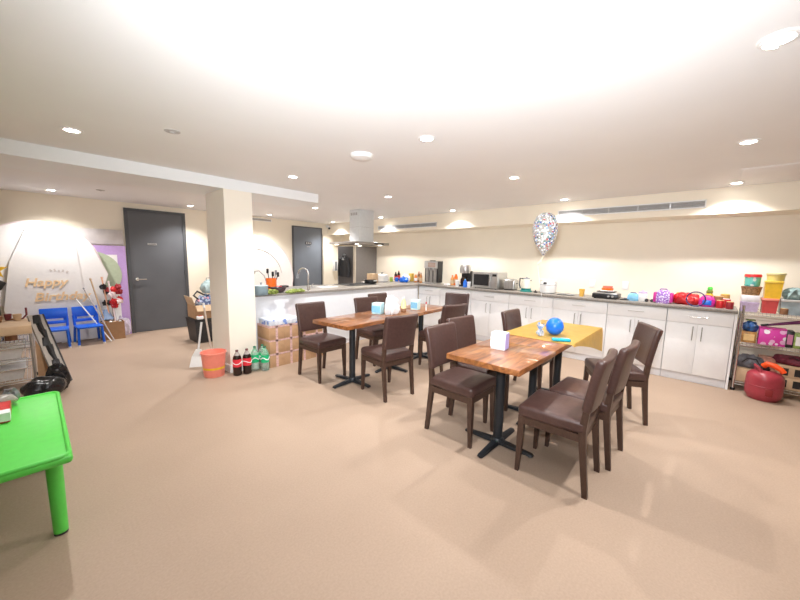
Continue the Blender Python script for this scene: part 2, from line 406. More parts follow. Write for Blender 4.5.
# ------------------------------------------------------------------ dining chairs
def make_chair():
    t = thing('dining_chair', 'x', 'chair', group='brown leather dining chairs')
    # seat cushion, domed
    m = MB().box((0, .0, .441), (.42, .42, .085), .028, 5)
    bmesh.ops.subdivide_edges(m.bm, edges=[e for e in m.bm.edges if e.calc_length() > .2], cuts=4, use_grid_fill=True)
    m.bend(lambda v: (v.x*(1-.05*(v.y < -.1)), v.y, v.z+(.010*(1-(v.x/.21)**2)*(1-(v.y/.21)**2) if v.z > .46 else 0)))
    m.build('seat', LEATHER, t, ang=60)
    m = MB()
    m.b2((-.185, .165, .352), (.185, .195, .402)).b2((-.17, -.2, .352), (.17, -.17, .402))
    m.b2((-.198, -.18, .352), (-.17, .18, .402)).b2((.17, -.18, .352), (.198, .18, .402))
    m.build('seat_frame', CHAIRWOOD, t, smooth=False)
    for sx in (-1, 1):
        def sq(x, y, z, a): return [(x-a, y-a, z), (x+a, y-a, z), (x+a, y+a, z), (x-a, y+a, z)]
        MB().loft([sq(sx*.183, .195, 0, .0125), sq(sx*.180, .185, .30, .0195), sq(sx*.180, .183, .41, .0195)]).build('leg', CHAIRWOOD, t, smooth=False)
        def rc(y, z, a, b, x=.180): return [(sx*x-a, y-b, z), (sx*x+a, y-b, z), (sx*x+a, y+b, z), (sx*x-a, y+b, z)]
        MB().loft([rc(-.232, 0, .013, .016), rc(-.196, .33, .016, .02), rc(-.188, .43, .017, .022), rc(-.202, .55, .016, .018), rc(-.233, .74, .014, .012)]).build('leg', CHAIRWOOD, t, smooth=False)
    # padded, slightly curved and tilted backrest
    m = MB().box((0, 0, 0), (.41, .054, .352), .022, 4)
    bmesh.ops.subdivide_edges(m.bm, edges=[e for e in m.bm.edges if e.calc_length() > .2], cuts=5, use_grid_fill=True)
    ca, sa = math.cos(math.radians(9)), math.sin(math.radians(9))
    def f(v):
        y = v.y - .018*(1-(v.x/.2)**2); z = v.z
        x = v.x*(1+.02*z/.17)
        y -= .010*max(0, z/.17)**2
        return (x, y*ca - z*sa - .222, 0.714 + y*sa + z*ca)
    m.bend(f).build('backrest', LEATHER, t, ang=60)
    return t
CH = [
 (2.385, .68, 2, 'brown leather dining chair nearest the camera, right side of nearest wooden table'),
 (2.835, .625, -2, 'brown leather dining chair right of the nearest table, directly behind the nearest chair'),
 (3.70, .594, 28, 'brown leather chair turned askew beside the yellow covered table, in front of white cabinets'),
 (2.385, 1.445, 180, 'brown leather dining chair left of nearest table, beside the tissue box, seat fully visible'),
 (2.855, 1.55, 176, 'brown leather dining chair directly behind the left chair of the nearest table'),
 (3.72, 1.41, 180, 'brown leather chair tucked behind the yellow covered table, only its backrest showing'),
 (2.335, 3.405, 181, 'brown leather dining chair beside the taped cartons at left end of the far tables'),
 (2.545, 2.51, -9, 'brown leather dining chair at far tables with its back to the camera, pulled out'),
 (3.24, 3.41, 175, 'brown leather chair behind the far tables, next to the light blue tissue box'),
 (3.80, 3.72, 182, 'brown leather chair farthest back behind the far tables, half hidden by the white bag'),
 (4.69, 3.085, 111, 'brown leather chair at right head of far tables, its back to white cabinets'),
 (3.68, 2.62, -10, 'brown leather chair on near side of far tables, before the chair at the head')]
proto_c = make_chair()
for k, (x, y, a, lab) in enumerate(CH):
    o = proto_c if k == 0 else copy_tree(proto_c)
    o.location = (x, y, 0); o.rotation_euler.z = math.radians(a); o['label'] = lab

# ------------------------------------------------------------------ dining tables
TZ, TT = .75, .042
def make_table():
    t = thing('dining_table', 'x', 'table', group='square wooden pedestal tables')
    MB().box((0, 0, TZ-TT/2), (.686, .568, TT), .004, 2).build('tabletop', WOOD, t)
    MB().box((0, 0, TZ-TT-.008), (.34, .34, .015), .003).build('top_plate', IRON, t)
    MB().cyl((0, 0, .03), (0, 0, TZ-TT-.01), .036, n=24).build('pole', IRON, t)
    m = MB().lathe([(.050, .03), (.048, .05), (.038, .06)], n=24)
    m.build('collar', IRON, t)
    for k in range(4):
        a = k*PI/2; d = Vector((math.cos(a), math.sin(a), 0)); n = Vector((-math.sin(a), math.cos(a), 0))
        def sec(r, w, z0, z1): return [d*r-n*w+Vector((0, 0, z0)), d*r+n*w+Vector((0, 0, z0)), d*r+n*w*.7+Vector((0, 0, z1)), d*r-n*w*.7+Vector((0, 0, z1))]
        f = MB().loft([sec(.01, .030, .014, .046), sec(.10, .028, .012, .040), sec(.22, .025, .010, .030), sec(.275, .024, .010, .026), sec(.287, .016, .011, .022)]).build('foot', IRON, t)
        MB().cyl(tuple(d*.262), tuple(d*.262+Vector((0, 0, .012))), .016, n=12).build('glide', BLACK, f)
    return t
TB = [(2.412, 1.126, 0, 'lacquered wooden square table nearest the camera, holding a white tissue box'),
 (3.10, 1.13, 0, 'lacquered wooden table between the nearest table and the yellow covered one, partly under cloth'),
 (3.795, 1.13, 0, 'pedestal table under yellow cloth holding the blue balloon'),
 (2.455, 2.985, 4, 'lacquered wooden table at left end of the far row, beside the cartons'),
 (3.145, 3.035, 4, 'lacquered wooden middle table of the far row under the white bag'),
 (3.835, 3.083, 4, 'lacquered wooden table at right end of the far row, towards white cabinets')]
proto_t = make_table()
for k, (x, y, a, lab) in enumerate(TB):
    o = proto_t if k == 0 else copy_tree(proto_t)
    o.location = (x, y, 0); o.rotation_euler.z = math.radians(a); o['label'] = lab

# yellow cloth draped over the third table
def make_cloth():
    bm = bmesh.new(); x0, x1, y0, y1 = 3.04, 4.13, .805, 1.445
    NX, NY = 30, 28; V = {}
    zt = TZ+.004
    for i in range(NX+1):
        for j in range(-8, NY+4):
            u = i/NX; x = x0+(x1-x0)*u
            hang = .012+.245*u**1.3
            if j < 0:
                s = -j/8; y = y0-.006-.012*s+.006*math.sin(9*u)*s; z = zt-.004-hang*s
            elif j > NY:
                s = (j-NY)/3; y = y1+.006; z = zt-.06*s
            else: y = y0+(y1-y0)*j/NY; z = zt+.0015*math.sin(17*u)*math.sin(j*.7)
            V[i, j] = bm.verts.new((x, y, z))
    for i in range(NX):
        for j in range(-8, NY+3): bm.faces.new((V[i, j], V[i+1, j], V[i+1, j+1], V[i, j+1]))
    bmesh.ops.solidify(bm, geom=bm.faces[:], thickness=.0025)
    m = MB(); m.bm.free(); m.bm = bm
    return m.build('tablecloth', YCLOTH)
tag(make_cloth(), 'yellow plastic tablecloth over the table by the white cabinets', 'tablecloth')

# things on the near tables
def tissue_box(label, loc, rz, d, m1, m2, paper=True):
    t = thing('tissue_box', label, 'tissue box', loc, rz)
    MB().b2((-d[0]/2, -d[1]/2, 0), (d[0]/2, d[1]/2, d[2]), .004).build('carton', m1, t)
    MB().b2((-d[0]/2-.001, -d[1]/2-.001, d[2]*.15), (-d[0]/2+.002, d[1]/2+.001, d[2]*.75)).build('printed_side', m2, t)
    if paper:
        m = MB(); n = 9
        for k in range(2):
            pts = [(-.03+.06*i/n, (k-.5)*.012+.006*math.sin(i*1.3+k), d[2]) for i in range(n+1)]
            top = [(p[0]*1.2, p[1]*2.2, d[2]+.035+.010*math.sin(i*1.1+k)) for i, p in enumerate(pts)]
            a = [m.bm.verts.new(p) for p in pts]; b = [m.bm.verts.new(p) for p in top]
            for i in range(n): m.bm.faces.new((a[i], a[i+1], b[i+1], b[i]))
        m.build('tissue', PAPER, t)
    return t
t = tissue_box('white and lavender tissue box on the nearest wooden table', onz(499.5, 348.5, TZ), .12, (.10, .115, .135), mat('box_white', (.70, .70, .74), .5), PAPER, False)
MB().b2((-.045, -.0585, .004), (.046, -.056, .130)).build('lavender_side', mat('lavender_print', (.42, .36, .70), .5), t); MB().box((0, 0, .1355), (.03, .08, .002)).build('opening', LAV, t)
p = onz(554.2, 334.5, TZ+.007)
tag(MB().lathe([(0, 0), (.028, .003), (.056, .019), (.075, .05), (.080, .083), (.071, .119), (.049, .147), (.022, .161), (0, .163)], n=28).build('balloon', BBLUE, loc=p), 'round blue balloon lying on yellow tablecloth', 'balloon')
p = onz(561, 340.5, TZ+.012)
t = thing('candle_packet', 'flat turquoise packet lying in front of the blue balloon', 'packet', (p.x, p.y, TZ+.007), -1.05)
MB().box((0, 0, .012), (.15, .045, .024), .008, 3).build('packet', TURQ, t); MB().box((.03, 0, .0255), (.06, .03, .002)).build('sticker', LBLUE, t)
# foil weight and the confetti balloon above it
wp = onz(540, 335.5, TZ+.007); wp.z = TZ+.008
t = thing('balloon_weight', 'silver crinkled foil balloon weight on yellow tablecloth beside blue balloon', 'balloon weight', wp)
FOIL = spots_mat('foil', (.45, .50, .60), [(.7, .7, .75), (.2, .35, .7), (.3, .33, .4)], 30, .5, .2)
MB().blob((0, 0, 0), (.034, .03, .035), .35, 3, 3).build('foil_base', FOIL, t)
m = MB()
for k in range(7):
    a = k*2*PI/7; m.loft([[(.004*math.cos(a+b), .004*math.sin(a+b), .045) for b in (0, 2.1, 4.2)], [(.035*math.cos(a)+.009*math.cos(a+b), .035*math.sin(a)+.009*math.sin(a+b), .10+.02*(k % 2)) for b in (0, 2.1, 4.2)]])
m.build('foil_fringe', FOIL, t, smooth=False)
bz = onx(545, 232, wp.x+.03)
bt = thing('confetti_balloon', 'large clear balloon full of coloured confetti floating on a string', 'balloon', (bz.x, bz.y, 0))
CONF = spots_mat('confetti_film', (.66, .63, .57), [(.75, .80, .85), (.04, .10, .40), (.80, .82, .86), (.10, .30, .30), (.06, .06, .09), (.30, .50, .80), (.55, .07, .09), (.85, .85, .9)], 56, .50, .15, alpha=.5)
zc = bz.z
zc -= .015
MB().lathe([(0, zc+.19), (.04, zc+.184), (.078, zc+.157), (.101, zc+.11), (.109, zc+.06), (.107, zc+.01), (.096, zc-.05), (.074, zc-.10), (.046, zc-.145), (.020, zc-.178), (.007, zc-.205)], n=36).build('envelope', CONF, bt)
MB().tube([(0, 0, zc-.20), (-.005, .006, zc-.23), (-.018, .022, zc-.265), (-.03, .035, zc-.29)], lambda q: .009-.003*q, 8).build('neck', mat('clear_rubber', (.75, .66, .5), .4), bt)
sx, sy = wp.x-bz.x, wp.y-bz.y
MB().tube([(-.03, .035, zc-.285), (-.02, .03, zc-.33), (sx*.3-.01, sy*.3+.02, zc-.45), (sx*.8, sy*.8, 1.1), (sx, sy, wp.z+.05)], .0016, 5).build('string', WHITE, bt)

# things on the far tables
tissue_box('light blue tissue box with sea print on the far tables, left of the white bag', onz(378, 313.5, TZ), .35, (.12, .12, .14), mat('sky_carton', (.55, .78, .88), .5, var=.3, scale=14), LBLUE, False)
tissue_box('pale aqua tissue box on the far tables, right of the yellow bottle', onz(415.5, 309.5, TZ), .2, (.10, .10, .14), mat('aqua_carton', (.68, .88, .88), .5, var=.12, scale=14), LBLUE, False)
p = onz(391.5, 314, TZ)
t = thing('plastic_bag', 'crumpled white carrier bag on far tables between tissue boxes', 'bag', p, .4)
m = MB().blob((0, 0, 0), (.13, .09, .125), .22, 4, 11); m.build('bag_body', PAPER, t, ang=25)
for s in (-1, 1): MB().tube([(s*.06-.03, 0, .15), (s*.065-.02, .01, .205), (s*.065+.02, .01, .20), (s*.06+.03, 0, .15)], .007, 6).build('bag_handle', PAPER, t)
def bottle(label, loc, h, r, m, capm, labm=None, cat='bottle', group=None, name='bottle', nk=.35, shoulder=.62):
    t = thing(name, label, cat, loc, 0, group)
    MB().lathe([(r*.8, 0), (r, h*.03), (r, h*shoulder), (r*.85, h*(shoulder+.1)), (r*nk, h*.88), (r*nk, h*.93)], n=18).build('bottle_body', m, t)
    MB().lathe([(r*nk*1.15, h*.92), (r*nk*1.15, h*.99), (r*nk, h)], n=14).build('cap', capm, t)
    if labm: MB().lathe([(r*1.015, h*.18), (r*1.015, h*.52)], n=18).build('label', labm, t)
    return t
p = onz(403.5, 312, TZ)
t = bottle('tall pale yellow syrup bottle with dark foot on far tables', p, .20, .034, mat('pale_yellow', (.85, .78, .42), .3), WHITE, None)
MB().lathe([(.035, .001), (.037, .012), (.037, .045), (.034, .05)], n=18).build('dark_foot', BROWN, t)
p = onz(426, 310.5, TZ)
t = thing('red_marker', 'thin red and white marker standing on right far table', 'marker', p)
MB().cyl((0, 0, 0), (0, 0, .09), .008).build('barrel', WHITE, t); MB().cyl((0, 0, .09), (0, 0, .12), .009).build('pen_cap', RED, t)

# ------------------------------------------------------------------ kitchen counter run and peninsula
YPF, YPB = 4.46, 5.32                      # peninsula front and back
def worktop():
    m = MB()
    m.b2((5.38, FY0-.02, CB), (XK-.002, YPB, CT), .003).b2((1.915, YPF-.04, CB), (5.3795, YPB, CT), .003)
    return m.build('worktop', WORKTOP)
tag(worktop(), 'long grey L-shaped worktop on white cabinets and peninsula', 'worktop')
seams = [FY0, .36, 1.02, 1.755, 2.47, 3.20, 3.90, 4.44]
labs = ['white base cabinet at the right end of the run, beside the wire shelf', 'white base cabinet second from the wire shelf, behind the askew chair', 'white base cabinet behind the yellow covered table',
        'white base cabinet under the kettle and rice cooker', 'white base cabinet under the microwave with its pair of doors in view', 'white base cabinet under the coffee machines', 'white base cabinet at the inner corner of the run, beside the peninsula']
for k in range(7):
    y0, y1 = seams[k]+.002, seams[k+1]-.002
    t = thing('base_cabinet', labs[k], 'cabinet', (FX, (y0+y1)/2, 0), 0, 'white base cabinets along the wall'); w = (y1-y0)/2
    MB().b2((.02, -w, .10), (XK-FX-.002, w, CB-.001)).build('body', WHITEC, t, smooth=False)
    MB().b2((.03, -w, 0), (.06, w, .10)).b2((.06, -w, 0), (XK-FX-.01, -w+.018, .10)).build('plinth', PLINTH, t, smooth=False)
    dr = MB().b2((0, -w+.002, .735), (.019, w-.002, CB-.012), .002).build('drawer', WHITEC, t)
    MB().tube([(-.001, -.085, .82), (-.026, -.08, .82), (-.026, .08, .82), (-.001, .085, .82)], .0055, 8).build('handle', STEEL, dr)
    for s in (-1, 1):
        ya, yb = (-w+.002, -.0015) if s < 0 else (.0015, w-.002)
        dd = MB().b2((0, ya, .105), (.019, yb, .731), .002).build('door', WHITEC, t)
        yh = s*.042
        MB().tube([(-.001, yh, .53), (-.026, yh, .535), (-.026, yh, .69), (-.001, yh, .695)], .0055, 8).build('handle', DSTEEL, dd)
# end panel
tag(MB().b2((FX-.0, FY0-.022, 0), (XK-.01, FY0-.001, CB-.001)).build('end_panel', WHITEC), 'white side panel closing the cabinets by the wire shelf', 'panel')
t = thing('peninsula_cabinet', 'plain white peninsula cabinet with flat front facing the cartons', 'cabinet', (0, 0, 0))
MB().b2((1.93, YPF, .08), (FX-.005, YPB-.03, CB-.001)).build('body', mat('cool_white_panel', (.80, .82, .86), .5, var=.01), t, smooth=False)
MB().b2((1.94, YPF+.02, 0), (FX-.01, YPB-.05, .08)).build('plinth', PLINTH, t, smooth=False)
for x in (2.8, 3.67, 4.54): MB().b2((x-.0015, YPF-.001, .085), (x+.0015, YPF+.001, CB-.01)).build('joint', PLINTH, t, smooth=False)

# sink, faucet, boards
fp = onz(308.5, 290, CT)
t = thing('faucet', 'tall chrome gooseneck pull-down faucet on the peninsula', 'faucet', fp, 0)
dirv = -RGT.copy(); dirv.z = 0; dirv.normalize()
MB().lathe([(.028, 0), (.028, .01), (.02, .02), (.018, .07), (.016, .075)], n=20).build('base', CHROME, t)
k_ = 1/ppm(fp)
H1 = 20*k_; W1 = 10*k_
pts = [(0, 0, .05), (0, 0, H1*.6)] + [tuple(dirv*(W1/2)*(1-math.cos(a))+Vector((0, 0, H1*.8+W1/2*1.1*math.sin(a)))) for a in [PI*i/12 for i in range(13)]]
MB().tube(pts, .0125, 10).build('spout', CHROME, t)
e = Vector(pts[-1]); MB().cyl(tuple(e), tuple(e+Vector((0, 0, -.07))+dirv*.01), .016, .019).build('spray_head', GREYP, t)
MB().tube([(0, 0, .06), tuple(-RGT*-.0+Vector((.03, -.02, .065))), (.06, -.05, .10)], .007, 8).build('lever', CHROME, t)
t = thing('sink', 'stainless steel sink bowl set in peninsula worktop behind the faucet', 'sink', (3.15, 5.02, CT))
MB().b2((-.32, -.2, 0), (.32, -.18, .004)).b2((-.32, .18, 0), (.32, .2, .004)).b2((-.32, -.18, 0), (-.30, .18, .004)).b2((.30, -.18, 0), (.32, .18, .004)).build('rim', STEEL, t, smooth=False)
MB().b2((-.30, -.18, .0005), (.30, .18, .0015)).build('bowl', DSTEEL, t, smooth=False)
t = thing('cutting_board', 'thin white cutting board lying on the peninsula right of the faucet', 'board', onz(327, 287.3, CT), .1)
MB().b2((-.17, -.1, 0), (.17, .1, .012), .004).build('board', WHITE, t); MB().cyl((.145, 0, .0121), (.145, 0, .0125), .015).build('hanging_hole', GREYP, t)
t = thing('dish_tray', 'flat steel dish tray on the peninsula beside the white board', 'tray', onz(315, 286.3, CT), .1)
MB().b2((-.13, -.09, 0), (.13, .09, .006), .002).build('base', STEEL, t); MB().tube([(-.13, -.09, .012), (.13, -.09, .012), (.13, .09, .012), (-.13, .09, .012)], .005, 6, True).build('rim', STEEL, t)

# cooktop + hood
t = thing('cooktop', 'black glass cooktop set into the peninsula below the hood', 'cooktop', (4.2, 5.02, CT))
MB().b2((-.32, -.25, 0), (.32, .25, .008), .003).build('glass', BLACK, t)
for x in (-.16, .16):
    for y in (-.11, .11): MB().lathe([(.075, .008), (.075, .0095), (.069, .0095), (.069, .008)], n=24).build('ring', GREYP, t, (x, y, 0))
hd = thing('cooker_hood', 'stainless island cooker hood with tall chimney over the peninsula', 'cooker hood', (4.31, 5.0, 0))
MB().b2((-.175, -.155, 1.755), (.19, .12, ZC-.001), .004).build('chimney', HOODM, hd)
m = MB()
for i in range(4): m.b2((-.1765, -.10+i*.05, 2.235), (-.174, -.07+i*.05, 2.285))
m.build('vent_slots', DSTEEL, hd, smooth=False)
MB().b2((-.1765, -.1565, 2.02), (.1915, -.154, 2.023)).b2((-.1765, -.156, 2.02), (-.174, .12, 2.023)).build('sleeve_joint', DSTEEL, hd, smooth=False)
cn = MB().b2((-.37, -.32, 1.70), (.45, .50, 1.742), .004).build('canopy', mat('canopy_steel', (.40, .37, .34), .35, metal=.7), hd)
MB().loft([[(x*a, y*b, z) for x, y in ((-1, -1), (1, -1), (1, 1), (-1, 1))] for a, b, z in ((.30, .26, 1.735), (.22, .18, 1.76))]).build('neck', STEEL, hd, smooth=False)
MB().b2((.06, -.324, 1.706), (.30, -.319, 1.732)).build('control_panel', BLACK, cn)
for x, y in ((-.28, -.22), (.3, -.22), (-.28, .38), (.3, .38)): MB().cyl((x, y, 1.700), (x, y, 1.694), .035, n=20).build('lamp_lens', HLENS, cn)
for x, y in ((-.28, -.22), (.3, .38)):
    L = bpy.data.lights.new('hood_lamp', 'SPOT'); L.energy = 6; L.spot_size = math.radians(120); L.shadow_soft_size = .03; L.color = (1, .9, .75)
    o = bpy.data.objects.new('hood_lamp', L); COL.objects.link(o); o.location = (4.31+x, 5.0+y, 1.688)

# tall grey units in the kitchen corner
GREYU = mat('grey_laminate', (.17, .155, .145), .4, var=.05)
DARKU = mat('dark_laminate', (.085, .08, .08), .45, var=.08)
BEIGE = mat('beige_laminate', (.42, .34, .25), .5, var=.05)
t = thing('refrigerator', 'tall grey refrigerator with dark front in the kitchen corner behind the hood', 'refrigerator', (5.25, 6.63, 0))
MB().b2((.04, -.33, .03), (XK-5.25-.005, .33, 1.73), .003).build('body', GREYU, t)
MB().b2((0, -.265, .05), (.038, .328, .70), .004).build('door', DARKU, t); dd = MB().b2((0, -.265, .71), (.038, .328, 1.725), .004).build('door', DARKU, t)
MB().b2((-.004, -.33, .04), (.039, -.267, 1.728), .003).build('edge_trim', mat('cream_post', (.50, .44, .36), .5), t)
MB().b2((-.03, .28, .80), (-.018, .295, 1.2)).b2((-.02, .28, .82), (0, .295, .84)).b2((-.02, .28, 1.16), (0, .295, 1.18)).build('handle', DSTEEL, dd)
MB().cyl((0, .02, 1.52), (-.03, .02, 1.52), .006).tube([(-.03, .02, 1.52), (-.04, .02, 1.53), (-.042, .02, 1.545)], .006).build('hook', STEEL, t)
for y in (-.27, .27): MB().cyl((.1, y, 0), (.1, y, .03), .02).build('foot', BLACK, t)
jk = thing('jacket', 'black jacket hanging on the front of the tall grey refrigerator', 'jacket', (5.195, 6.65, 0))
def ring(z, wy, wx, cx=0, ph=0): return [(cx+wx*math.cos(a)*(1+.12*math.sin(3*a+ph)), wy*math.sin(a)*(1+.08*math.sin(5*a+ph)), z) for a in [2*PI*i/20 for i in range(20)]]
MB().loft([ring(.98, .17, .024, -.0, 1), ring(1.1, .18, .026, 0, 2), ring(1.25, .17, .028, 0, 3), ring(1.38, .165, .026, 0, 1), ring(1.46, .13, .022, 0, 0), ring(1.51, .05, .015, 0, 0)]).build('body', BLACK, jk)
for s in (-1, 1): MB().tube([(-.002, s*.13, 1.43), (-.004, s*.18, 1.3), (-.006, s*.195, 1.12), (-.006, s*.19, .99)], lambda q: .036-.008*q, 10).build('sleeve', BLACK, jk)
MB().tube([(-.006, -.055, 1.46), (-.03, 0, 1.42), (-.006, .055, 1.46), (.0, 0, 1.53)], .014, 8, True).build('collar', GREYP, jk)
MB().box((-.029, 0, 1.40), (.004, .09, .02)).build('silver_stripe', STEEL, jk)
wd = ony(335.5, 272, YD-.07)
t = thing('paper_towel_dispenser', 'white wall paper towel dispenser in the kitchen corner', 'dispenser', (5.72, YD, 1.22))
MB().b2((-.10, -.10, -.14), (.08, -.0, .14), .01).build('housing', WHITE, t); MB().b2((-.08, -.103, -.13), (.0, -.099, .12)).build('window', GREYP, t)

# ------------------------------------------------------------------ things on the worktop
def K(px, X=5.70):
    q = onx(px, 290, X); return Vector((X, q.y, CT))
def hpx(loc, n): return n/ppm(loc)
def pot(name, label, cat, loc, r, h, m, lidm=None, knobm=None, handm=None, lidh=.03):
    t = thing(name, label, cat, loc)
    MB().lathe([(r*.85, 0), (r*.97, h*.1), (r, h*.5), (r, h), (r*.94, h), (r*.93, h*.12), (0, h*.1)], n=26).build('pot_body', m, t)
    if lidm:
        MB().lathe([(r*1.02, h), (r*1.0, h+.008), (r*.6, h+lidh*.8), (r*.12, h+lidh), (0, h+lidh)], n=26).build('lid', lidm, t)
        MB().lathe([(r*.12, h+lidh), (r*.1, h+lidh+.012), (r*.2, h+lidh+.02), (r*.18, h+lidh+.03), (0, h+lidh+.032)], n=14).build('knob', knobm or BLACK, t)
    if handm:
        for s in (-1, 1): MB().tube([(s*r*.3, -r*.96, h*.8), (s*r*.0+.0, -r*1.0, h*.8)] if False else [(-.03, s*r*.96, h*.82), (-.025, s*(r+.035), h*.86), (.025, s*(r+.035), h*.86), (.03, s*r*.96, h*.82)], .008, 8).build('handle', handm, t)
    return t
def tub(name, label, cat, loc, d, h, m, lidm=None, rz=0, rim=True):
    t = thing(name, label, cat, loc, rz); a, b = d[0]/2, d[1]/2
    def sec(k, z): return [(-a*k, -b*k, z), (a*k, -b*k, z), (a*k, b*k, z), (-a*k, b*k, z)]
    MB().loft([sec(.88, 0), sec(1, h)]).build('tub_body', m, t, smooth=False)
    MB().box((0, 0, h+(.012 if lidm else .004)), (d[0]*1.05, d[1]*1.05, .024 if lidm else .008), .004).build('lid' if lidm else 'rim', lidm or m, t)
    return t
def carton(name, label, loc, d, m, m2=None, rz=0, cat='box', group=None):
    t = thing(name, label, cat, loc, rz, group)
    MB().b2((-d[0]/2, -d[1]/2, 0), (d[0]/2, d[1]/2, d[2]), .003).build('carton', m, t)
    if m2: MB().b2((-d[0]/2-.0015, -d[1]*.36, d[2]*.2), (-d[0]/2+.001, d[1]*.36, d[2]*.8)).build('printed_panel', m2, t)
    return t
def bag(name, label, loc, d, m, hm, rz=0, seed=1, cat='bag', pm=None):
    t = thing(name, label, cat, loc, rz); a, b, h = d
    def sec(k, z, s2): return [(a/2*k*math.copysign(abs(math.cos(q))**.6, math.cos(q)), b/2*k*math.copysign(abs(math.sin(q))**.6, math.sin(q))*s2, z) for q in [2*PI*i/20 for i in range(20)]]
    MB().loft([sec(.9, 0, 1), sec(1.02, h*.2, 1), sec(1, h*.6, 1), sec(.85, h*.9, .97), sec(.7, h, .93)]).build('bag_body', m, t)
    MB().tube([(-a*.2, -b*.25, h*.98), (-a*.3, -b*.2, h*1.10), (-a*.3, b*.2, h*1.10), (-a*.2, b*.25, h*.98)], .006, 6).build('strap', hm, t)
    if pm: MB().box((-a/2*1.01, 0, h*.42), (.012, b*.55, h*.5), .005).build('front_pocket', pm, t)
    return t

# --- on the peninsula, left to right
pot('plastic_basin', 'grey-blue round plastic basin on the peninsula against the column', 'basin', onz(262, 295.5, CT)+Vector((.02, .06, 0)), .085, .12, mat('grey_blue', (.20, .27, .31), .4), mat('basin_lid', (.45, .55, .60), .4), GREYP, None, .015)
p = onz(269.5, 294, CT)+Vector((.03, .0, 0))
t = thing('leafy_greens', 'clump of yellow-green vegetables beside the grey-blue basin', 'vegetables', p); 
for k in range(5): MB().blob((random.uniform(-.05, .05), random.uniform(-.04, .05), 0), (.05, .04, .035), .35, 3, 20+k).build('leaf_bunch', LEAFG, t)
p = onz(271.5, 290.5, CT)
t = thing('utensil_holder', 'orange utensil holder full of dark kitchen tools', 'utensil holder', p)
MB().lathe([(.066, 0), (.072, .02), (.075, .185), (.069, .185), (.064, .02), (0, .015)], n=24).build('holder', ORANGE, t)
MB().tube([(-.02, .03, .03), (-.07, .08, .22), (-.12, .13, .29), (-.17, .18, .28)], .008, 8).blob((-.19, .2, .24), (.045, .04, .03), .05, 2, 8).build('ladle', DSTEEL, t)
for k, (dx, dy, hh, mm) in enumerate([(-.02, .02, .31, BLACK), (.0, -.03, .27, BLACK), (.035, -.015, .29, GREYP), (.045, -.03, .26, BLACK)]):
    u_ = MB().cyl((dx*.5, dy*.5, .03), (dx*1.6, dy*1.6, hh-.05), .006).box((dx*1.8, dy*1.8, hh-.02), (.035, .014, .07), .006)
    u_.build('utensil', mm, t)
p = onz(278.5, 292.5, CT)
t = thing('wok', 'dark purple-brown bowl-shaped wok beside the orange utensil holder', 'wok', p)
MB().lathe([(.05, 0), (.09, .03), (.115, .075), (.109, .075), (.085, .033), (0, .012)], n=28).build('pan', mat('aubergine', (.05, .025, .035), .3), t)
MB().tube([(-.11, 0, .07), (-.15, -.02, .085), (-.2, -.04, .095)], .011, 8).build('handle', BLACK, t)
p = onz(294, 292.5, CT)
t = thing('lettuce', 'flat heap of pale green vegetables on the worktop left of faucet', 'vegetables', p, .3)
for k in range(6): MB().blob((-.12+.048*k, random.uniform(-.03, .03), 0), (.05, .05, .022+.006*(k % 2)), .35, 3, 40+k).build('leaf_bunch', LEAFG, t)
p = onz(285, 286.8, CT); p = Vector((2.75, 5.18, CT))
t = thing('dish_cloth', 'folded red and black cloth behind the purple wok', 'cloth', p)
MB().box((-.06, 0, .014), (.12, .10, .028), .010, 3).build('red_fold', RED, t); MB().box((.06, 0, .018), (.11, .11, .036), .012, 3).build('black_fold', BLACK, t)
p = onz(358, 280.5, CT)
t = thing('plate', 'white round plate on peninsula beyond the cooktop', 'plate', (4.66, 5.22, CT))
MB().lathe([(.05, 0), (.075, .006), (.11, .017), (.105, .019), (.07, .009), (0, .006)], n=28).build('dish', WHITE, t)
p = Vector((4.78, 4.98, CT))
pot('casserole', 'black casserole pan with pale handles on the peninsula right of the cooktop', 'pot', onz(367.5, 283.8, CT)+Vector((.1, .02, 0)), .125, .075, BLACK, None, None, WHITE)
carton('carton_box', 'open tan cardboard box behind the black casserole', Vector((4.83, 5.22, CT)), (.16, .17, .19), CARDL)
pot('rice_pot', 'white lidded rice pot with black knob on the corner worktop', 'pot', onz(381, 281.3, CT)+Vector((-.06, -.09, 0)), .14, .14, WHITE, WHITE, BLACK, None)

def can(label, loc, r, h, m, m2=None, name='can', cat='can'):
    t = thing(name, label, cat, loc)
    MB().lathe([(r*.94, 0), (r, .006), (r, h-.006), (r*.94, h)], n=20).build('can_body', m, t)
    MB().lathe([(r*.95, h), (r*.9, h+.004), (0, h+.003)], n=20).build('lid', m2 or STEEL, t)
    return t
can('yellow-green can on the corner worktop right of the rice pot', K(391, 5.45), .038, .10, mat('lime', (.42, .55, .08), .4))
can('blue can on the corner worktop beside the yellow-green can', K(396.5, 5.55), .04, .09, BBLUE)
bottle('short dark sauce bottle behind the blue can', K(395.5, 5.80), .20, .035, COLA, BLACK, RED)
bottle('taller dark sauce bottle beside the crumpled blue bag', K(398.5, 5.86), .23, .036, COLA, RED, RED)
t = thing('plastic_bag', 'crumpled bright blue plastic bag in the worktop corner', 'bag', K(404, 5.52), .3)
MB().blob((0, 0, 0), (.10, .09, .06), .3, 4, 61).build('bag_body', BBLUE, t); MB().tube([(-.03, 0, .08), (-.05, .02, .13), (0, .03, .14), (.03, 0, .08)], .007, 6).build('bag_handle', LBLUE, t)
t = thing('plastic_bag', 'crumpled white plastic bag behind the bright blue bag', 'bag', K(405.5, 5.74), .3)
MB().blob((0, 0, 0), (.06, .10, .09), .3, 4, 62).build('bag_body', PAPER, t); MB().tube([(-.03, 0, .12), (-.04, .02, .17), (0, .03, .17), (.03, 0, .12)], .006, 6).build('bag_handle', PAPER, t)
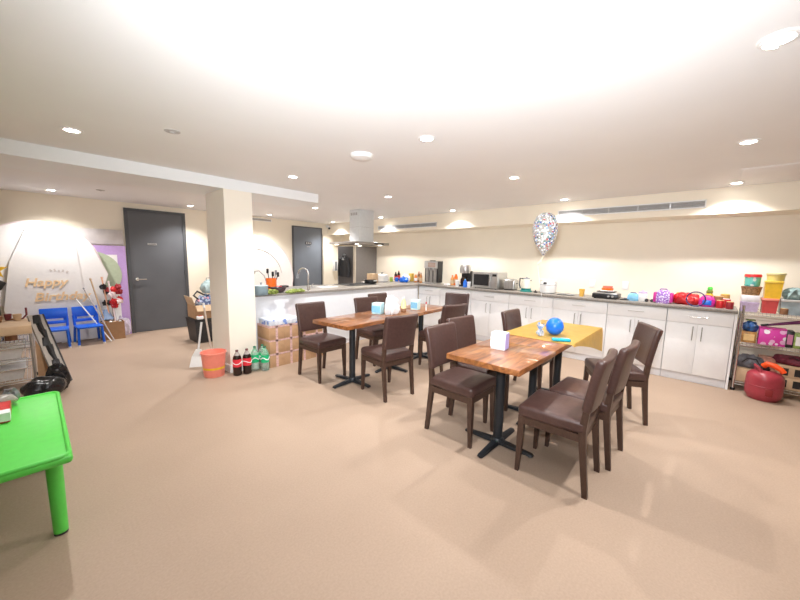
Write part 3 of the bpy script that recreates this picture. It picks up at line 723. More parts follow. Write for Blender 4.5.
can('golden round tin behind the white bag in the worktop corner', K(411, 5.885), .06, .18, mat('gold_tin', (.62, .42, .07), .35), GOLD, 'tin', 'tin')
bottle('orange squeeze bottle with white cap left of the coffee machine', K(415.5, 5.72), .19, .035, mat('amber', (.70, .24, .05), .3), WHITE, PAPER)
bottle('brown syrup bottle left of the coffee machine, at the wall', K(418.5, 5.84), .235, .034, BROWN, ORANGE, CARDL)
bottle('amber syrup bottle touching the coffee machine side', K(420.5, 5.66), .22, .032, mat('amber2', (.55, .22, .07), .3), BROWN, CARDL)

# coffee machine
p = K(432.5, 5.70); h = hpx(p, 23)
t = thing('coffee_machine', 'tall steel and black bean coffee machine on the worktop', 'coffee machine', p)
w = .34; h = .475
MB().b2((-.06, -w/2, .03), (.11, w/2, h), .008).build('body', BLACK, t)
MB().b2((-.10, -w/2+.01, h*.68), (-.06, w/2-.01, h-.004), .006).build('head', STEEL, t)
MB().b2((-.11, -w/2+.02, 0), (.10, w/2, .035), .006).build('drip_tray', STEEL, t)
for y0 in (-w/2+.03, -w/2+.13, -w/2+.23): MB().b2((-.075, y0, .036), (-.058, y0+.075, h*.67), .004).build('front_panel', DSTEEL, t)
MB().b2((-.103, -.13, h*.74), (-.0995, .06, h*.93)).build('menu_panel', mat('taupe', (.36, .27, .23), .35), t)
for y in (-.07, .03): MB().cyl((-.085, y, h*.68), (-.085, y, h*.6), .012).build('spout', CHROME, t)
MB().b2((-.06, -w/2-.003, .05), (.09, -w/2-.0005, h-.03)).build('side_panel', BLACK, t)
MB().lathe([(.06, h), (.065, h+.012), (.05, h+.016)], (.02, .03, 0), n=20).build('bean_lid', BLACK, t)
t = thing('folded_napkins', 'small stack of white napkins right of the tall coffee machine', 'napkins', K(447, 5.66))
MB().b2((-.05, -.05, 0), (.05, .05, .03), .004).build('stack', PAPER, t); MB().b2((-.052, -.012, .005), (.052, .012, .033)).build('band', PINKP, t)
bottle('amber juice bottle standing left of the black coffee maker', K(452, 5.72), .20, .037, mat('amber3', (.66, .28, .08), .3), ORANGE, CARDL)
bottle('orange bottle with tall cap beside the black coffee maker', K(455.5, 5.78), .25, .036, ORANGE, WHITE, CARDL)
def cup(label, loc, r, h, m, name='cup', hand=False):
    t = thing(name, label, 'cup', loc)
    MB().lathe([(r*.78, 0), (r, h), (r*.92, h), (r*.72, .006), (0, .006)], n=20).build('cup_body', m, t)
    MB().lathe([(r*1.0, h), (r*1.04, h+.004), (r*1.0, h+.008), (r*.93, h+.004)], n=20).build('rim', m, t)
    return t
cup('white paper cup in front of the amber bottles', K(457, 5.56), .042, .11, WHITE)
p = K(464.5, 5.74); h = hpx(p, 21)
t = thing('drip_coffee_maker', 'black drip coffee maker with steel top beside the microwave', 'coffee maker', p)
MB().b2((-.10, -.11, 0), (.12, .11, .03), .006).build('base', BLACK, t)
MB().b2((.03, -.10, .03), (.12, .10, h*.72), .01).build('tower', BLACK, t)
MB().lathe([(.095, h*.62), (.105, h*.75), (.105, h*.93), (.09, h), (0, h)], n=24).build('brew_head', STEEL, t)
MB().lathe([(.06, .032), (.075, .06), (.072, .13), (.05, .17), (.052, .185), (0, .185)], (-.03, 0, 0), n=22).build('carafe', COLA, t)
MB().tube([(-.03, -.075, .06), (-.03, -.12, .08), (-.03, -.12, .14), (-.03, -.07, .16)], .009, 8).build('carafe_handle', BLACK, t)
bottle('blue water bottle in front of the black coffee maker', K(464.8, 5.50), .155, .037, BBLUE, LBLUE, None)
cup('small white cup right of the blue bottle', K(468.7, 5.52), .035, .10, PAPER)

# microwave
p = K(487, 5.66); w = .50; h = .30
t = thing('microwave', 'silver microwave oven with dark window on the worktop', 'microwave', (5.70, p.y-.02, CT))
MB().b2((-.17, -w/2, .012), (.2, w/2, h), .006).build('body', STEEL, t)
d_ = MB().b2((-.19, -w/2+.12, .016), (-.17, w/2, h-.004), .004).build('door', STEEL, t)
MB().b2((-.1925, -w/2+.165, .06), (-.189, w/2-.03, h-.04)).build('window', BLACK, d_)
MB().b2((-.215, -w/2+.13, .04), (-.205, -w/2+.145, h-.03)).b2((-.206, -w/2+.13, .05), (-.189, -w/2+.145, .065)).b2((-.206, -w/2+.13, h-.055), (-.189, -w/2+.145, h-.04)).build('handle', CHROME, d_)
c_ = MB().b2((-.19, -w/2, .016), (-.17, -w/2+.118, h-.004), .004).build('control_panel', STEEL, t)
MB().b2((-.192, -w/2+.02, h-.07), (-.189, -w/2+.10, h-.03)).build('display', BLACK, c_)
for y in (-.2, .2):
    for x in (-.14, .16): MB().cyl((x, y, 0), (x, y, .014), .016).build('foot', BLACK, t)
# toaster
p = K(510.5, 5.72)
t = thing('toaster', 'silver two-slot toaster right of the microwave', 'toaster', (5.72, p.y, CT))
MB().box((0, 0, .10), (.17, .21, .18), .03, 4).build('body', STEEL, t)
for x in (-.035, .035): MB().b2((x-.014, -.08, .1895), (x+.014, .08, .191)).build('slot', BLACK, t)
MB().b2((-.07, -.085, 0), (.07, .085, .012)).build('base', BLACK, t); MB().box((-.0, -.113, .12), (.03, .02, .014), .004).build('lever', BLACK, t)
for y in (-.06, 0, .06): MB().b2((-.0875, y-.002, .03), (-.083, y+.002, .16)).build('rib', DSTEEL, t)
# kettle
p = K(526, 5.64)
t = thing('kettle', 'pale glass kettle with black handle on teal base', 'kettle', p)
MB().lathe([(.095, 0), (.10, .012), (.09, .022)], n=24).build('base', TEAL, t)
MB().lathe([(.078, .022), (.08, .06), (.075, .06)], n=24).build('heater_band', TEAL, t)
MB().lathe([(.079, .058), (.077, .13), (.066, .19), (.05, .215), (0, .215)], n=24).build('jug', mat('cream_glass', (.80, .77, .66), .15), t)
MB().lathe([(.052, .213), (.05, .228), (.015, .232), (.012, .245), (0, .246)], n=20).build('lid', GREYP, t)
MB().tube([(-.01, .05, .215), (-.01, .11, .22), (-.01, .118, .12), (-.01, .095, .05)], .011, 8).build('handle', BLACK, t)
MB().loft([[(0, -.060, .17), (-.012, -.055, .19), (.012, -.055, .19)], [(0, -.095, .20), (-.006, -.093, .208), (.006, -.093, .208)]]).build('spout', CHROME, t)
t = thing('drain_plug', 'small black stopper between the kettle and the white rice cooker', 'stopper', K(535.5, 5.62))
MB().lathe([(.03, 0), (.032, .012), (.02, .02), (.008, .024), (.008, .04), (0, .042)], n=16).build('stopper', BLACK, t); MB().tube([(.03, 0, .008), (.06, -.02, .005), (.08, -.05, .005)], .004, 6).build('cord', BLACK, t)
# rice cooker
p = K(548, 5.68)
t = thing('rice_cooker', 'white rounded rice cooker with dark display on the worktop', 'rice cooker', p)
MB().lathe([(.10, .0), (.122, .02), (.130, .10), (.126, .15), (.105, .19), (.06, .205), (0, .208)], n=30, sx=1.05).build('body', WHITE, t)
MB().lathe([(.1295, .138), (.132, .141), (.1295, .144)], n=30, sx=1.05).build('lid_seam', GREYP, t)
MB().box((-.118, .01, .165), (.02, .055, .035), .006, rot=(0, .65, 0)).build('display', BLACK, t)
MB().tube([(0, -.128, .13), (-.02, -.13, .22), (-.02, .13, .22), (0, .128, .13)], .008, 8).build('handle', WHITE, t)
MB().lathe([(.105, 0), (.11, .012), (.108, .02)], n=30).build('base', GREYP, t)
for k, px in enumerate((561.5, 571)):
    t = thing('saucer', ['white saucer beside the rice cooker', 'white saucer nearer the yellow cup'][k], 'plate', K(px, 5.60))
    MB().lathe([(.035, 0), (.05, .004), (.075, .012), (.071, .014), (.045, .007), (0, .005)], n=26).build('dish', WHITE, t); MB().lathe([(.072, .0125), (.0755, .0125), (.075, .0155), (.071, .0148)], n=26).build('rim', GREYP, t)
cup('translucent yellow cup standing alone on the worktop', K(582, 5.60), .038, .105, mat('amber_cup', (.85, .50, .10), .25))
# scale with stacked orange dish
p = K(607, 5.62)
t = thing('hot_plate', 'black and steel table-top hot plate on the worktop', 'hot plate', p)
MB().b2((-.13, -.16, .012), (.13, .16, .07), .008).build('body', BLACK, t); MB().b2((-.12, -.15, .069), (.12, .15, .085), .004).build('steel_top', STEEL, t)
MB().tube([(-.08, -.11, .098), (.08, -.11, .098), (.08, .11, .098), (-.08, .11, .098)], .006, 6, True).cyl((-.08, 0, .098), (.08, 0, .098), .005).build('pan_support', BLACK, t)
for y in (-.1, -.05): MB().cyl((-.13, y, .04), (-.146, y, .04), .014).build('knob', STEEL, t)
for y in (-.13, .13): MB().cyl((-.09, y, 0), (-.09, y, .014), .014).cyl((.09, y, 0), (.09, y, .014), .014).build('foot', BLACK, t)
p2 = Vector((p.x, p.y-.005, CT+.105))
t = thing('layered_dish', 'orange-red layered dish stacked on the black hot plate', 'dish', p2)
MB().lathe([(.085, 0), (.095, .006), (.09, .012), (0, .012)], n=24).build('plate', WHITE, t)
MB().lathe([(.07, .012), (.075, .04), (.07, .045), (0, .045)], n=24).build('lower_bowl', ORANGE, t); MB().lathe([(.06, .045), (.066, .075), (.06, .075), (0, .06)], n=24).build('upper_bowl', CORAL, t)
# small things further right
t = thing('black_tray', 'small flat black tray left of the light blue purse', 'tray', K(626, 5.60))
MB().b2((-.06, -.05, 0), (.06, .05, .015), .005).build('tray', BLACK, t); MB().cyl((0, 0, .0155), (0, 0, .03), .02).build('knob', GREYP, t)
bag('purse', 'small light blue purse with dark strap on the worktop', K(634, 5.60), (.10, .135, .10), LBLUE, NAVY, 0, cat='bag')
t = thing('teddy_mug', 'white ceramic jar with violet lid right of the light blue purse', 'jar', K(643.3, 5.60))
MB().lathe([(.045, 0), (.055, .02), (.052, .10), (.045, .11), (0, .11)], n=20).build('jar_body', WHITE, t); MB().lathe([(.05, .11), (.048, .13), (.012, .135), (.012, .15), (0, .152)], n=18).build('lid', LAV, t)
t = thing('sunglasses', 'dark sunglasses lying folded left of the violet bag', 'sunglasses', K(650.5, 5.56))
MB().cyl((0, .03, .022), (-.006, .03, .022), .022).cyl((0, -.03, .022), (-.006, -.03, .022), .022).build('lens', BLACK, t)
MB().tube([(-.003, -.012, .03), (-.005, 0, .034), (-.003, .012, .03)], .003, 6).build('bridge', BLACK, t)
for s in (-1, 1): MB().tube([(0, s*.05, .03), (.06, s*.045, .028), (.10, s*.03, .015)], .003, 6).build('temple', BLACK, t)
SPARK = spots_mat('violet_glitter', (.36, .16, .62), [(.8, .7, .95), (.55, .3, .8), (.2, .1, .4), (.9, .85, 1)], 60, .5, .3)
b_ = bag('toy_bag', 'violet glitter bag with magenta sides on the worktop', K(664, 5.60), (.13, .16, .17), SPARK, VIOLET, cat='bag')
for s in (-1, 1): MB().box((0, s*.085, .075), (.10, .035, .13), .012).build('side_pocket', MAGENTA, b_)
p = K(686, 5.70)
t = thing('red_bag', 'slumped red bag on the worktop beside a navy hoop', 'bag', p)
MB().blob((0, 0, 0), (.10, .13, .085), .25, 4, 81).build('bag_body', RED, t)
MB().box((.04, .05, .125), (.06, .09, .04), .015).build('yellow_lining', YELLOW, t)
MB().tube([(-.06, .11, .09), (-.08, .15, .05), (-.07, .19, .02), (-.03, .2, .012)], .012, 8).build('strap', RED, t)
p = K(697, 5.47)
t = tag(MB().tube([(0, .088*math.cos(a), .092+.088*math.sin(a)) for a in [2*PI*i/28 for i in range(28)]], .0065, 8, True).build('hoop', NAVY, loc=p), 'thin navy blue hoop standing in front of the red bag', 'hoop')
b_ = bag('lunch_bag', 'magenta bag with bright blue front pocket on the worktop', K(708.5, 5.60), (.12, .155, .125), MAGENTA, MAGENTA, pm=BBLUE)
p = K(710, 5.80)
t = thing('stacking_toy', 'green, yellow and red stacking toy behind the magenta bag', 'toy', p)
for r, z, mm in ((.05, 0, RED), (.045, .05, RED), (.038, .10, YELLOW), (.032, .145, LEAFG), (.025, .185, GREEN)): MB().lathe([(r*.7, z), (r, z+.015), (r, z+.035), (r*.7, z+.05), (0, z+.05)], n=20).build('ring', mm, t)
for k, (px, X, r, h, m1, m2, lab) in enumerate([(719.5, 5.70, .045, .13, BROWN, GOLD, 'brown jar with gold lid right of the magenta bag'), (726, 5.86, .045, .145, mat('honey', (.5, .28, .08), .3), YELLOW, 'honey jar at the wall near the worktop end'), (722, 5.54, .036, .09, RED, GOLD, 'small red jar with gold lid in front of the honey jar'), (728, 5.64, .038, .105, RED, PINKP, 'red jar with pale lid near the worktop end'), (732, 5.50, .034, .085, mat('dark_red', (.3, .02, .03), .3), GOLD, 'dark red jar last on the worktop before the wire shelf')]):
    can(lab, K(px, X), r, h, m1, m2, 'jar', 'jar')
# wall sockets and the white sheet corner over the drawer
for y, lab in ((.92, 'white double socket on cream wall above the light blue purse'), (1.36, 'white double socket on cream wall behind the hot plate')):
    t = thing('wall_socket', lab, 'socket', (XK, y, 1.12)); MB().b2((-.008, -.04, -.06), (0, .04, .06), .003).build('cover', WHITE, t)
    for z in (-.025, .025): MB().b2((-.010, -.015, z-.012), (-.0075, .015, z+.012)).build('outlet', PAPER, t)

# ------------------------------------------------------------------ wire shelf at right
SX0, SX1, SY0, SY1 = 5.47, 5.92, -1.42, -.315
ws = thing('wire_shelf', 'chrome wire shelving rack beside the end of the cabinets', 'shelf', (0, 0, 0))
for x in (SX0, SX1):
    for y in (SY0, SY1):
        MB().cyl((x, y, .0), (x, y, 1.0), .0125, n=12).build('post', CHROME, ws); MB().cyl((x, y, 0), (x, y, .03), .02, n=12).build('foot', BLACK, ws)
SHZ = (.11, .575, .93)
for z in SHZ:
    m = MB()
    for dz in (0, -.03):
        m.tube([(SX0, SY0, z+dz-.004), (SX1, SY0, z+dz-.004), (SX1, SY1, z+dz-.004), (SX0, SY1, z+dz-.004)], .004, 6, True)
    n = 36
    for i in range(n+1):
        y = SY0+(SY1-SY0)*i/n
        m.tube([(SX0, y, z-.03), (SX0, y, z-.002), (SX1, y, z-.002)], .0018, 5)
    m.build('wire_deck', CHROME, ws)
def SH(px, X, z): q = onx(px, 330, X); return Vector((X, q.y, z+.001))
z2 = SHZ[2]
def SP(px, X, z, py=330): q = onx(px, py, X); return Vector((X, q.y, z))
p = SP(749, 5.58, z2, 305)
t = tub('storage_box', 'lavender and white lidded box on the top wire shelf, left end', 'storage box', p, (.17, .15), .10, LAV, None)
MB().b2((-.085, -.075, .109), (.085, .075, .185), .01).build('white_lid', mat('white_lid', (.85, .83, .88), .4), t)
q = thing('woven_basket', 'brown round basket on top of the lavender box', 'basket', p+Vector((0, 0, .186)))
MB().lathe([(.07, 0), (.085, .09), (.08, .095), (.066, .006), (0, .006)], n=20).build('basket_body', mat('wicker', (.34, .20, .10), .7, var=.5, scale=60), q); MB().tube([(.083*math.cos(a), .083*math.sin(a), .092) for a in [2*PI*i/24 for i in range(24)]], .006, 6, True).build('rim', BROWN, q)
q = thing('round_tub', 'teal patterned tub with red lid at the top of its stack', 'tub', p+Vector((0, 0, .285)))
MB().lathe([(.055, 0), (.065, .01), (.068, .11), (0, .11)], n=24).build('tub_body', spots_mat('teal_print', (.15, .55, .48), [(.75, .8, .75), (.1, .4, .4), (.8, .5, .4)], 25, .4), q)
MB().lathe([(.072, .108), (.072, .132), (.066, .140), (0, .140)], n=24).build('lid', RED, q)
p = SP(769, 5.56, z2, 305)
tub('food_box', 'red translucent food box at the bottom of the yellow stack', 'storage box', p, (.15, .125), .14, mat('red_clear', (.62, .08, .08), .25), CORAL)
tub('food_box', 'tall yellow food box between red box and round yellow tub', 'storage box', p+Vector((0, -.01, .165)), (.15, .135), .17, YELLOW, mat('yellow_lid', (.88, .60, .08), .3))
q = thing('round_tub', 'round yellow tub at the top of the yellow stack', 'tub', p+Vector((0, -.02, .36)))
MB().lathe([(.066, 0), (.072, .07), (0, .07)], n=24).build('tub_body', mat('pale_yellow2', (.80, .66, .22), .3), q); MB().lathe([(.078, .068), (.078, .082), (.072, .087), (0, .087)], n=24).build('lid', mat('lid_sand', (.70, .62, .36), .3), q)
p = SP(793, 5.60, z2, 305)
tub('storage_box', 'pale clear box with grey lid on top shelf at the right edge', 'storage box', p, (.22, .20), .14, mat('pale_clear', (.38, .47, .52), .3, var=.2, scale=14), mat('grey_lid', (.55, .53, .52), .5))
q = thing('plush_heap', 'bunched grey-teal fabric on the clear box at the right edge', 'fabric', p+Vector((0, 0, .166)))
for k in range(3): MB().blob((-.04+.04*k, .02-.045*k, 0), (.07, .07, .07), .3, 3, 90+k).build('fold', mat('grey_teal', (.30, .42, .42), .7, var=.4), q)
p = SP(784, 5.51, z2, 312)
can('small glass jar with gold lid on the top shelf in front', p, .032, .065, BROWN, GOLD, 'jar', 'jar')
z1 = SHZ[1]
p = SP(748.5, 5.57, z1, 335)
carton('snack_box', 'orange-brown printed snack box on middle wire shelf', p, (.15, .12, .125), mat('orange_brown', (.45, .22, .06), .4, var=.5, scale=30), GOLD)
q = thing('blue_pouch', 'crumpled blue pouch on top of the orange-brown snack box', 'pouch', p+Vector((0, 0, .126)))
MB().blob((0, 0, 0), (.07, .065, .065), .25, 3, 97).build('pouch', mat('navy_print', (.03, .10, .28), .4, var=.5, scale=40), q); MB().box((.0, 0, .13), (.06, .08, .012), .004).build('seal', LEAFG, q)
FLORAL = spots_mat('magenta_floral', (.70, .05, .40), [(.9, .75, .88), (.85, .5, .75), (.9, .85, .92)], 19, .45, .4)
p = SP(771.5, 5.56, z1, 335)
q = carton('toy_box', 'magenta toy box with pale floral print on middle wire shelf', p, (.14, .205, .19), FLORAL)
MB().b2((-.0715, -.104, .18), (.071, .104, .192)).build('top_edge', MAGENTA, q)
p = SP(789.5, 5.56, z1, 335)
q = carton('black_toy_box', 'black box with pink panel right of the magenta toy box', p, (.14, .055, .18), BLACK, mat('dusky_pink', (.55, .20, .35), .5))
p = SP(800, 5.56, z1, 335)
q = carton('green_pack', 'green pack on the middle shelf at the right edge', p, (.14, .09, .16), mat('olive_pack', (.26, .36, .10), .5, var=.4), WHITE)
p = SP(782, 5.60, z1+.235, 325)
q = thing('umbrella', 'dark purple folded umbrella lying slantwise above the magenta toy box', 'umbrella', p)
MB().cyl((0, .10, -.02), (0, -.25, .075), .012, .024).build('canopy', mat('plum', (.20, .04, .14), .5), q); MB().cyl((0, .10, -.02), (0, .16, -.036), .014).build('handle', BLACK, q)
z0 = SHZ[0]
p = SP(743, 5.60, z0, 375)
carton('beige_carton', 'beige cardboard carton on bottom wire shelf, left', p, (.2, .13, .16), CARDL)
q = thing('grey_bag', 'soft grey bag lying on the beige carton of the bottom shelf', 'bag', p+Vector((.01, -.03, .162)))
MB().blob((0, 0, 0), (.10, .12, .085), .25, 3, 100).build('bag_body', mat('grey_fabric', (.16, .16, .18), .7, var=.3), q); MB().tube([(-.08, .06, .06), (-.11, .02, .12), (-.11, -.05, .12), (-.08, -.08, .06)], .007, 6).build('strap', BLACK, q)
p = SP(766, 5.70, z0, 365)
carton('orange_packets', 'pale orange packets pile behind the red canister', p, (.14, .14, .30), mat('salmon', (.62, .30, .22), .5, var=.4, scale=25))
p = SP(790, 5.60, z0, 370)
for k in range(2):
    q = carton('carton_box', ['lower tan carton with black square on bottom shelf right', 'upper tan carton with black square on bottom shelf right'][k], p+Vector((0, 0, k*.131)), (.2, .21, .13), CARDL)
    for yy in (-.05, .05): MB().b2((-.1015, yy-.028, .025), (-.0985, yy+.028, .105)).build('black_panel', BLACK, q)
q = thing('maroon_bag', 'dark maroon bag on top of the tan cartons', 'bag', p+Vector((0, 0, .263)))
MB().blob((0, 0, 0), (.09, .13, .06), .25, 3, 104).build('bag_body', mat('maroon', (.16, .02, .04), .6, var=.3), q); MB().tube([(-.06, .06, .06), (-.09, .0, .10), (-.06, -.06, .06)], .006, 6).build('strap', BLACK, q)

# helium canister
cc = onz(766, 399, 0) + Vector((.11, .02, 0)); cc = cc*.978; cc.z = 0
t = thing('helium_canister', 'red helium canister with orange nozzle on floor before wire shelf', 'canister', cc)
REDC = mat('canister_red', (.36, .04, .06), .3, var=.08)
MB().lathe([(.115, 0), (.125, .02), (.143, .045), (.148, .08), (.148, .23), (.141, .27), (.115, .30), (.06, .318), (.03, .322)], n=32).build('tank', REDC, t)
MB().lathe([(.1485, .155), (.151, .16), (.1485, .165)], n=32).build('weld_seam', REDC, t)
MB().lathe([(.028, .317), (.03, .34), (.022, .345), (.022, .37), (0, .37)], n=18).build('valve', BLACK, t)
MB().tube([(.06, .07, .30), (.07, .08, .35), (-.0, .09, .365), (-.06, .06, .35), (-.07, .04, .30)], .012, 8).build('handle', REDC, t)
MB().tube([(0, .02, .365), (-.02, -.0, .395), (-.035, -.05, .39), (-.05, -.10, .36), (-.055, -.125, .33)], lambda q: .030-.006*q, 12).build('nozzle', mat('nozzle_orange', (.90, .09, .01), .4), t)
MB().b2((-.152, -.06, .07), (-.140, .0, .15), .004).build('embossed_label', mat('dark_label', (.25, .015, .02), .4), t)

# ------------------------------------------------------------------ left of the column: cartons, water, bottles, bucket
NB = 4
cw, chh, cd = .205, .182, .34
for r_ in range(3):
    for c_i in range(NB):
        pos = ['bottom', 'middle', 'top'][r_]; cpos = ['first', 'second', 'third', 'fourth'][c_i]
        t = thing('taped_carton', 'brown carton with pink tape, %s row, %s from the cream pillar' % (pos, cpos), 'carton', (2.005+cw/2+c_i*(cw+.002), 4.105+cd/2+c_i*.006, r_*(chh+.001)), 0, 'taped cartons by the peninsula')
        MB().b2((-cw/2, -cd/2, 0), (cw/2, cd/2, chh), .003).build('carton', CARD, t)
        m = MB().b2((-.016, -cd/2-.0012, 0), (.016, cd/2+.0012, chh+.0008))
        m.b2((-cw/2-.0012, -cd/2-.0012, chh-.022), (cw/2+.0012, cd/2+.0012, chh+.0006))
        m.build('tape', TAPE, t, smooth=False)
BASEZ = 3*(chh+.001)+.001
t = thing('water_pack', 'shrink-wrapped white and blue pack of bottles on top of the cartons', 'bottle pack', (2.005+.22, 4.105+.16, BASEZ))
PK = spots_mat('pack_print', (.62, .66, .74), [(.18, .28, .62), (.5, .6, .82), (.75, .78, .85)], 18, .5, .35)
MB().b2((-.21, -.15, 0), (.21, .15, .075), .008, 3).build('wrap', PK, t)
m = MB()
for i in range(6):
    for j in range(4): m.lathe([(.028, .073), (.026, .082), (.012, .086), (0, .086)], (-.175+.07*i, -.105+.07*j, 0), n=10)
m.build('bottle_tops', PAPER, t)

def soda(label, loc, kind):
    t = thing('soda_bottle', label, 'bottle', loc, random.uniform(0, 3), 'soda bottles by the column')
    h, r = .315, .050
    prof = [(r*.7, 0), (r*.95, .008), (r, .03), (r*.97, .06), (r, .10)] if kind else [(r*.7, 0), (r, .02), (r, .10)]
    if kind == 'cola':
        MB().lathe(prof+[(r*.96, .12), (r*.96, .185), (r, .20), (r*.93, .225), (r*.72, .25)], n=20).build('bottle_body', COLA, t)
        MB().lathe([(r*.72, .25), (r*.45, .277), (r*.28, .292), (r*.28, .297)], n=20).build('neck', mat('clear_neck', (.62, .55, .52), .15, trans=.4), t)
        MB().lathe([(r*1.0, .112), (r*1.0, .205)], n=20).build('label', mat('label_red', (.72, .03, .05), .4), t)
        m = MB()
        pts = [(r*1.01*math.cos(a), r*1.01*math.sin(a), .158+.012*math.sin(a*2)) for a in [2*PI*i/32 for i in range(32)]]
        m.tube(pts, .0045, 6, True).build('white_wave', PAPER, t)
        MB().lathe([(r*.33, .295), (r*.33, .312), (r*.28, .315), (0, .315)], n=14).build('cap', mat('cap_dark', (.10, .015, .02), .4), t)
    else:
        MB().lathe(prof+[(r*.96, .12), (r*.96, .185), (r, .20), (r*.93, .225), (r*.72, .25), (r*.45, .277), (r*.28, .292), (r*.28, .297)], n=20).build('bottle_body', GREENB, t)
        MB().lathe([(r*1.0, .112), (r*1.0, .208)], n=20).build('label', mat('soda_green', (.01, .50, .20), .35), t)
        m = MB(); pts = [(r*1.01*math.cos(a), r*1.01*math.sin(a), .16+.014*math.sin(a*3)) for a in [2*PI*i/32 for i in range(32)]]
        m.tube(pts, .006, 6, True).build('white_wave', PAPER, t)
        MB().lathe([(r*.33, .295), (r*.33, .312), (r*.28, .315), (0, .315)], n=14).build('cap', mat('cap_green', (.02, .16, .08), .4), t)
soda('dark cola bottle with red label, first from the coral bucket', (1.605, 4.135, 0), 'cola')
soda('dark cola bottle with red label, next to the pale green bottles', (1.715, 4.115, 0), 'cola')
for k, (x, y, lab) in enumerate([(1.835, 4.165, 'pale green soda bottle nearest the cola bottles'), (1.925, 4.075, 'pale green soda bottle in front of the carton corner'), (1.945, 4.185, 'pale green soda bottle behind the carton-corner one, touching the cartons')]):
    soda(lab, (x, y, 0), 'green')

bp = onz(214, 377.5, 0); bk = Vector((1.40, 4.37, 0))
t = thing('bucket', 'coral red plastic bucket with yellow band standing left of the column', 'bucket', (1.405, 4.32, 0))
MB().lathe([(.108, 0), (.113, .01), (.131, .26), (.137, .28), (.142, .282), (.142, .297), (.132, .297), (.126, .26), (.112, .015), (0, .012)], n=36).build('bucket_body', CORAL, t)
MB().lathe([(.1195, .095), (.1215, .12)], n=36).build('band', YELLOW, t)
MB().tube([(.142*math.cos(a)*1.0, .02+.138*math.sin(a), .282-.05*math.sin(a)) for a in [PI*i/16 for i in range(17)]], .004, 6).build('handle', STEEL, t)
t = thing('dustpan', 'white long-handled dustpan standing behind the coral bucket', 'dustpan', onz(198.5, 367, 0)+Vector((0, .03, 0)), -.5)
MB().loft([[(-.09, -.02, 0), (.09, -.02, 0), (.09, .0, .02), (-.09, .0, .02)], [(-.075, .05, .12), (.075, .05, .12), (.075, .08, .12), (-.075, .08, .12)], [(-.03, .07, .21), (.03, .07, .21), (.03, .09, .21), (-.03, .09, .21)]]).build('pan', WHITE, t, smooth=False)
MB().cyl((0, .08, .20), (.04, .14, .56), .013).build('handle', WHITE, t)
MB().box((0, .03, .03), (.11, .05, .04), .01, rot=(.3, 0, 0)).build('lip', BLACK, t)
t = thing('mop', 'mop with pale wooden stick leaning behind the bucket', 'mop', (1.50, 4.62, 0))
a_, b_ = Vector((-.01, -.02, .06)), Vector((.01, .30, .76))
t.location = (1.515, 4.66, 0)
MB().cyl(tuple(a_), tuple(b_), .012, n=12).build('stick', mat('pale_stick', (.62, .50, .42), .5), t)
MB().cyl(tuple(b_-(b_-a_).normalized()*.02), tuple(b_+(b_-a_).normalized()*.05), .015, n=12).build('grip', WHITE, t)
m = MB()
for k in range(14):
    aa = k*2*PI/14; m.tube([tuple(a_), (a_.x+.03*math.cos(aa), a_.y+.03*math.sin(aa), .04), (a_.x+.025*math.cos(aa)+.02*math.cos(aa), a_.y+.055*math.sin(aa), .008)], .008, 6)
m.build('mop_head', GREYP, t)

# heap between the grey door and the column
BINC = mat('black_crate', (.018, .018, .02), .5, var=.2)
t = tub('storage_crate', 'black plastic crate on floor between grey door and column', 'crate', (2.0, 6.30, 0), (.56, .48), .39, BINC)
t = thing('carton_box', 'open brown cardboard box of fabrics on the black crate', 'box', (1.99, 6.32, .400))
MB().b2((-.24, -.2, 0), (.24, .2, .01)).b2((-.24, -.2, .01), (.24, -.193, .22)).b2((-.24, .193, .01), (.24, .2, .22)).b2((.233, -.193, .01), (.24, .193, .22)).b2((-.24, -.193, .01), (-.233, .193, .22)).build('box_body', CARD, t, smooth=False)
MB().prism([(-.24, -.2, .22), (-.24, .2, .22), (-.285, .2, .36), (-.285, -.2, .36)], (.006, 0, .002)).build('flap', CARDL, t, smooth=False)
MB().prism([(-.23, -.2, .22), (.24, -.2, .22), (.24, -.27, .13), (-.23, -.27, .13)], (0, -.002, .006)).build('flap', CARDL, t, smooth=False)
DENIM = spots_mat('patterned_fabric', (.10, .13, .25), [(.5, .55, .7), (.03, .04, .08), (.6, .3, .35), (.35, .45, .6)], 20, .5, .7)
q = thing('fabric_bundle', 'bundle of navy patterned fabric spilling from the cardboard box', 'fabric', (2.0, 6.30, .415))
for k in range(3): MB().blob((-.10+.1*k, -.04+.04*k, 0), (.11, .12, .20), .18, 3, 110+k).build('fold', DENIM, q)
MB().tube([(-.17, -.1, .30), (-.24, -.1, .37), (-.17, -.05, .43), (-.05, 0, .36)], .014, 8).build('strap', BLACK, q)
q = thing('plastic_bag', 'clear plastic bag on top of the navy fabric bundle', 'bag', (2.03, 6.34, .80))
MB().blob((0, 0, 0), (.11, .11, .12), .25, 3, 120).build('bag_body', mat('aqua_clear', (.45, .58, .60), .2, var=.35, scale=12), q); MB().tube([(-.03, 0, .2), (-.02, 0, .26), (.03, .01, .26), (.03, 0, .2)], .008, 6).build('bag_handle', CLEARB, q)
q = thing('red_pouch', 'small red and white pouch at the rim of the black crate', 'pouch', (1.80, 6.075, .3995))
MB().box((0, 0, .03), (.10, .07, .06), .02, 3).build('pouch', PAPER, q); MB().box((0, -.01, .062), (.05, .04, .008), .003).build('print', RED, q)

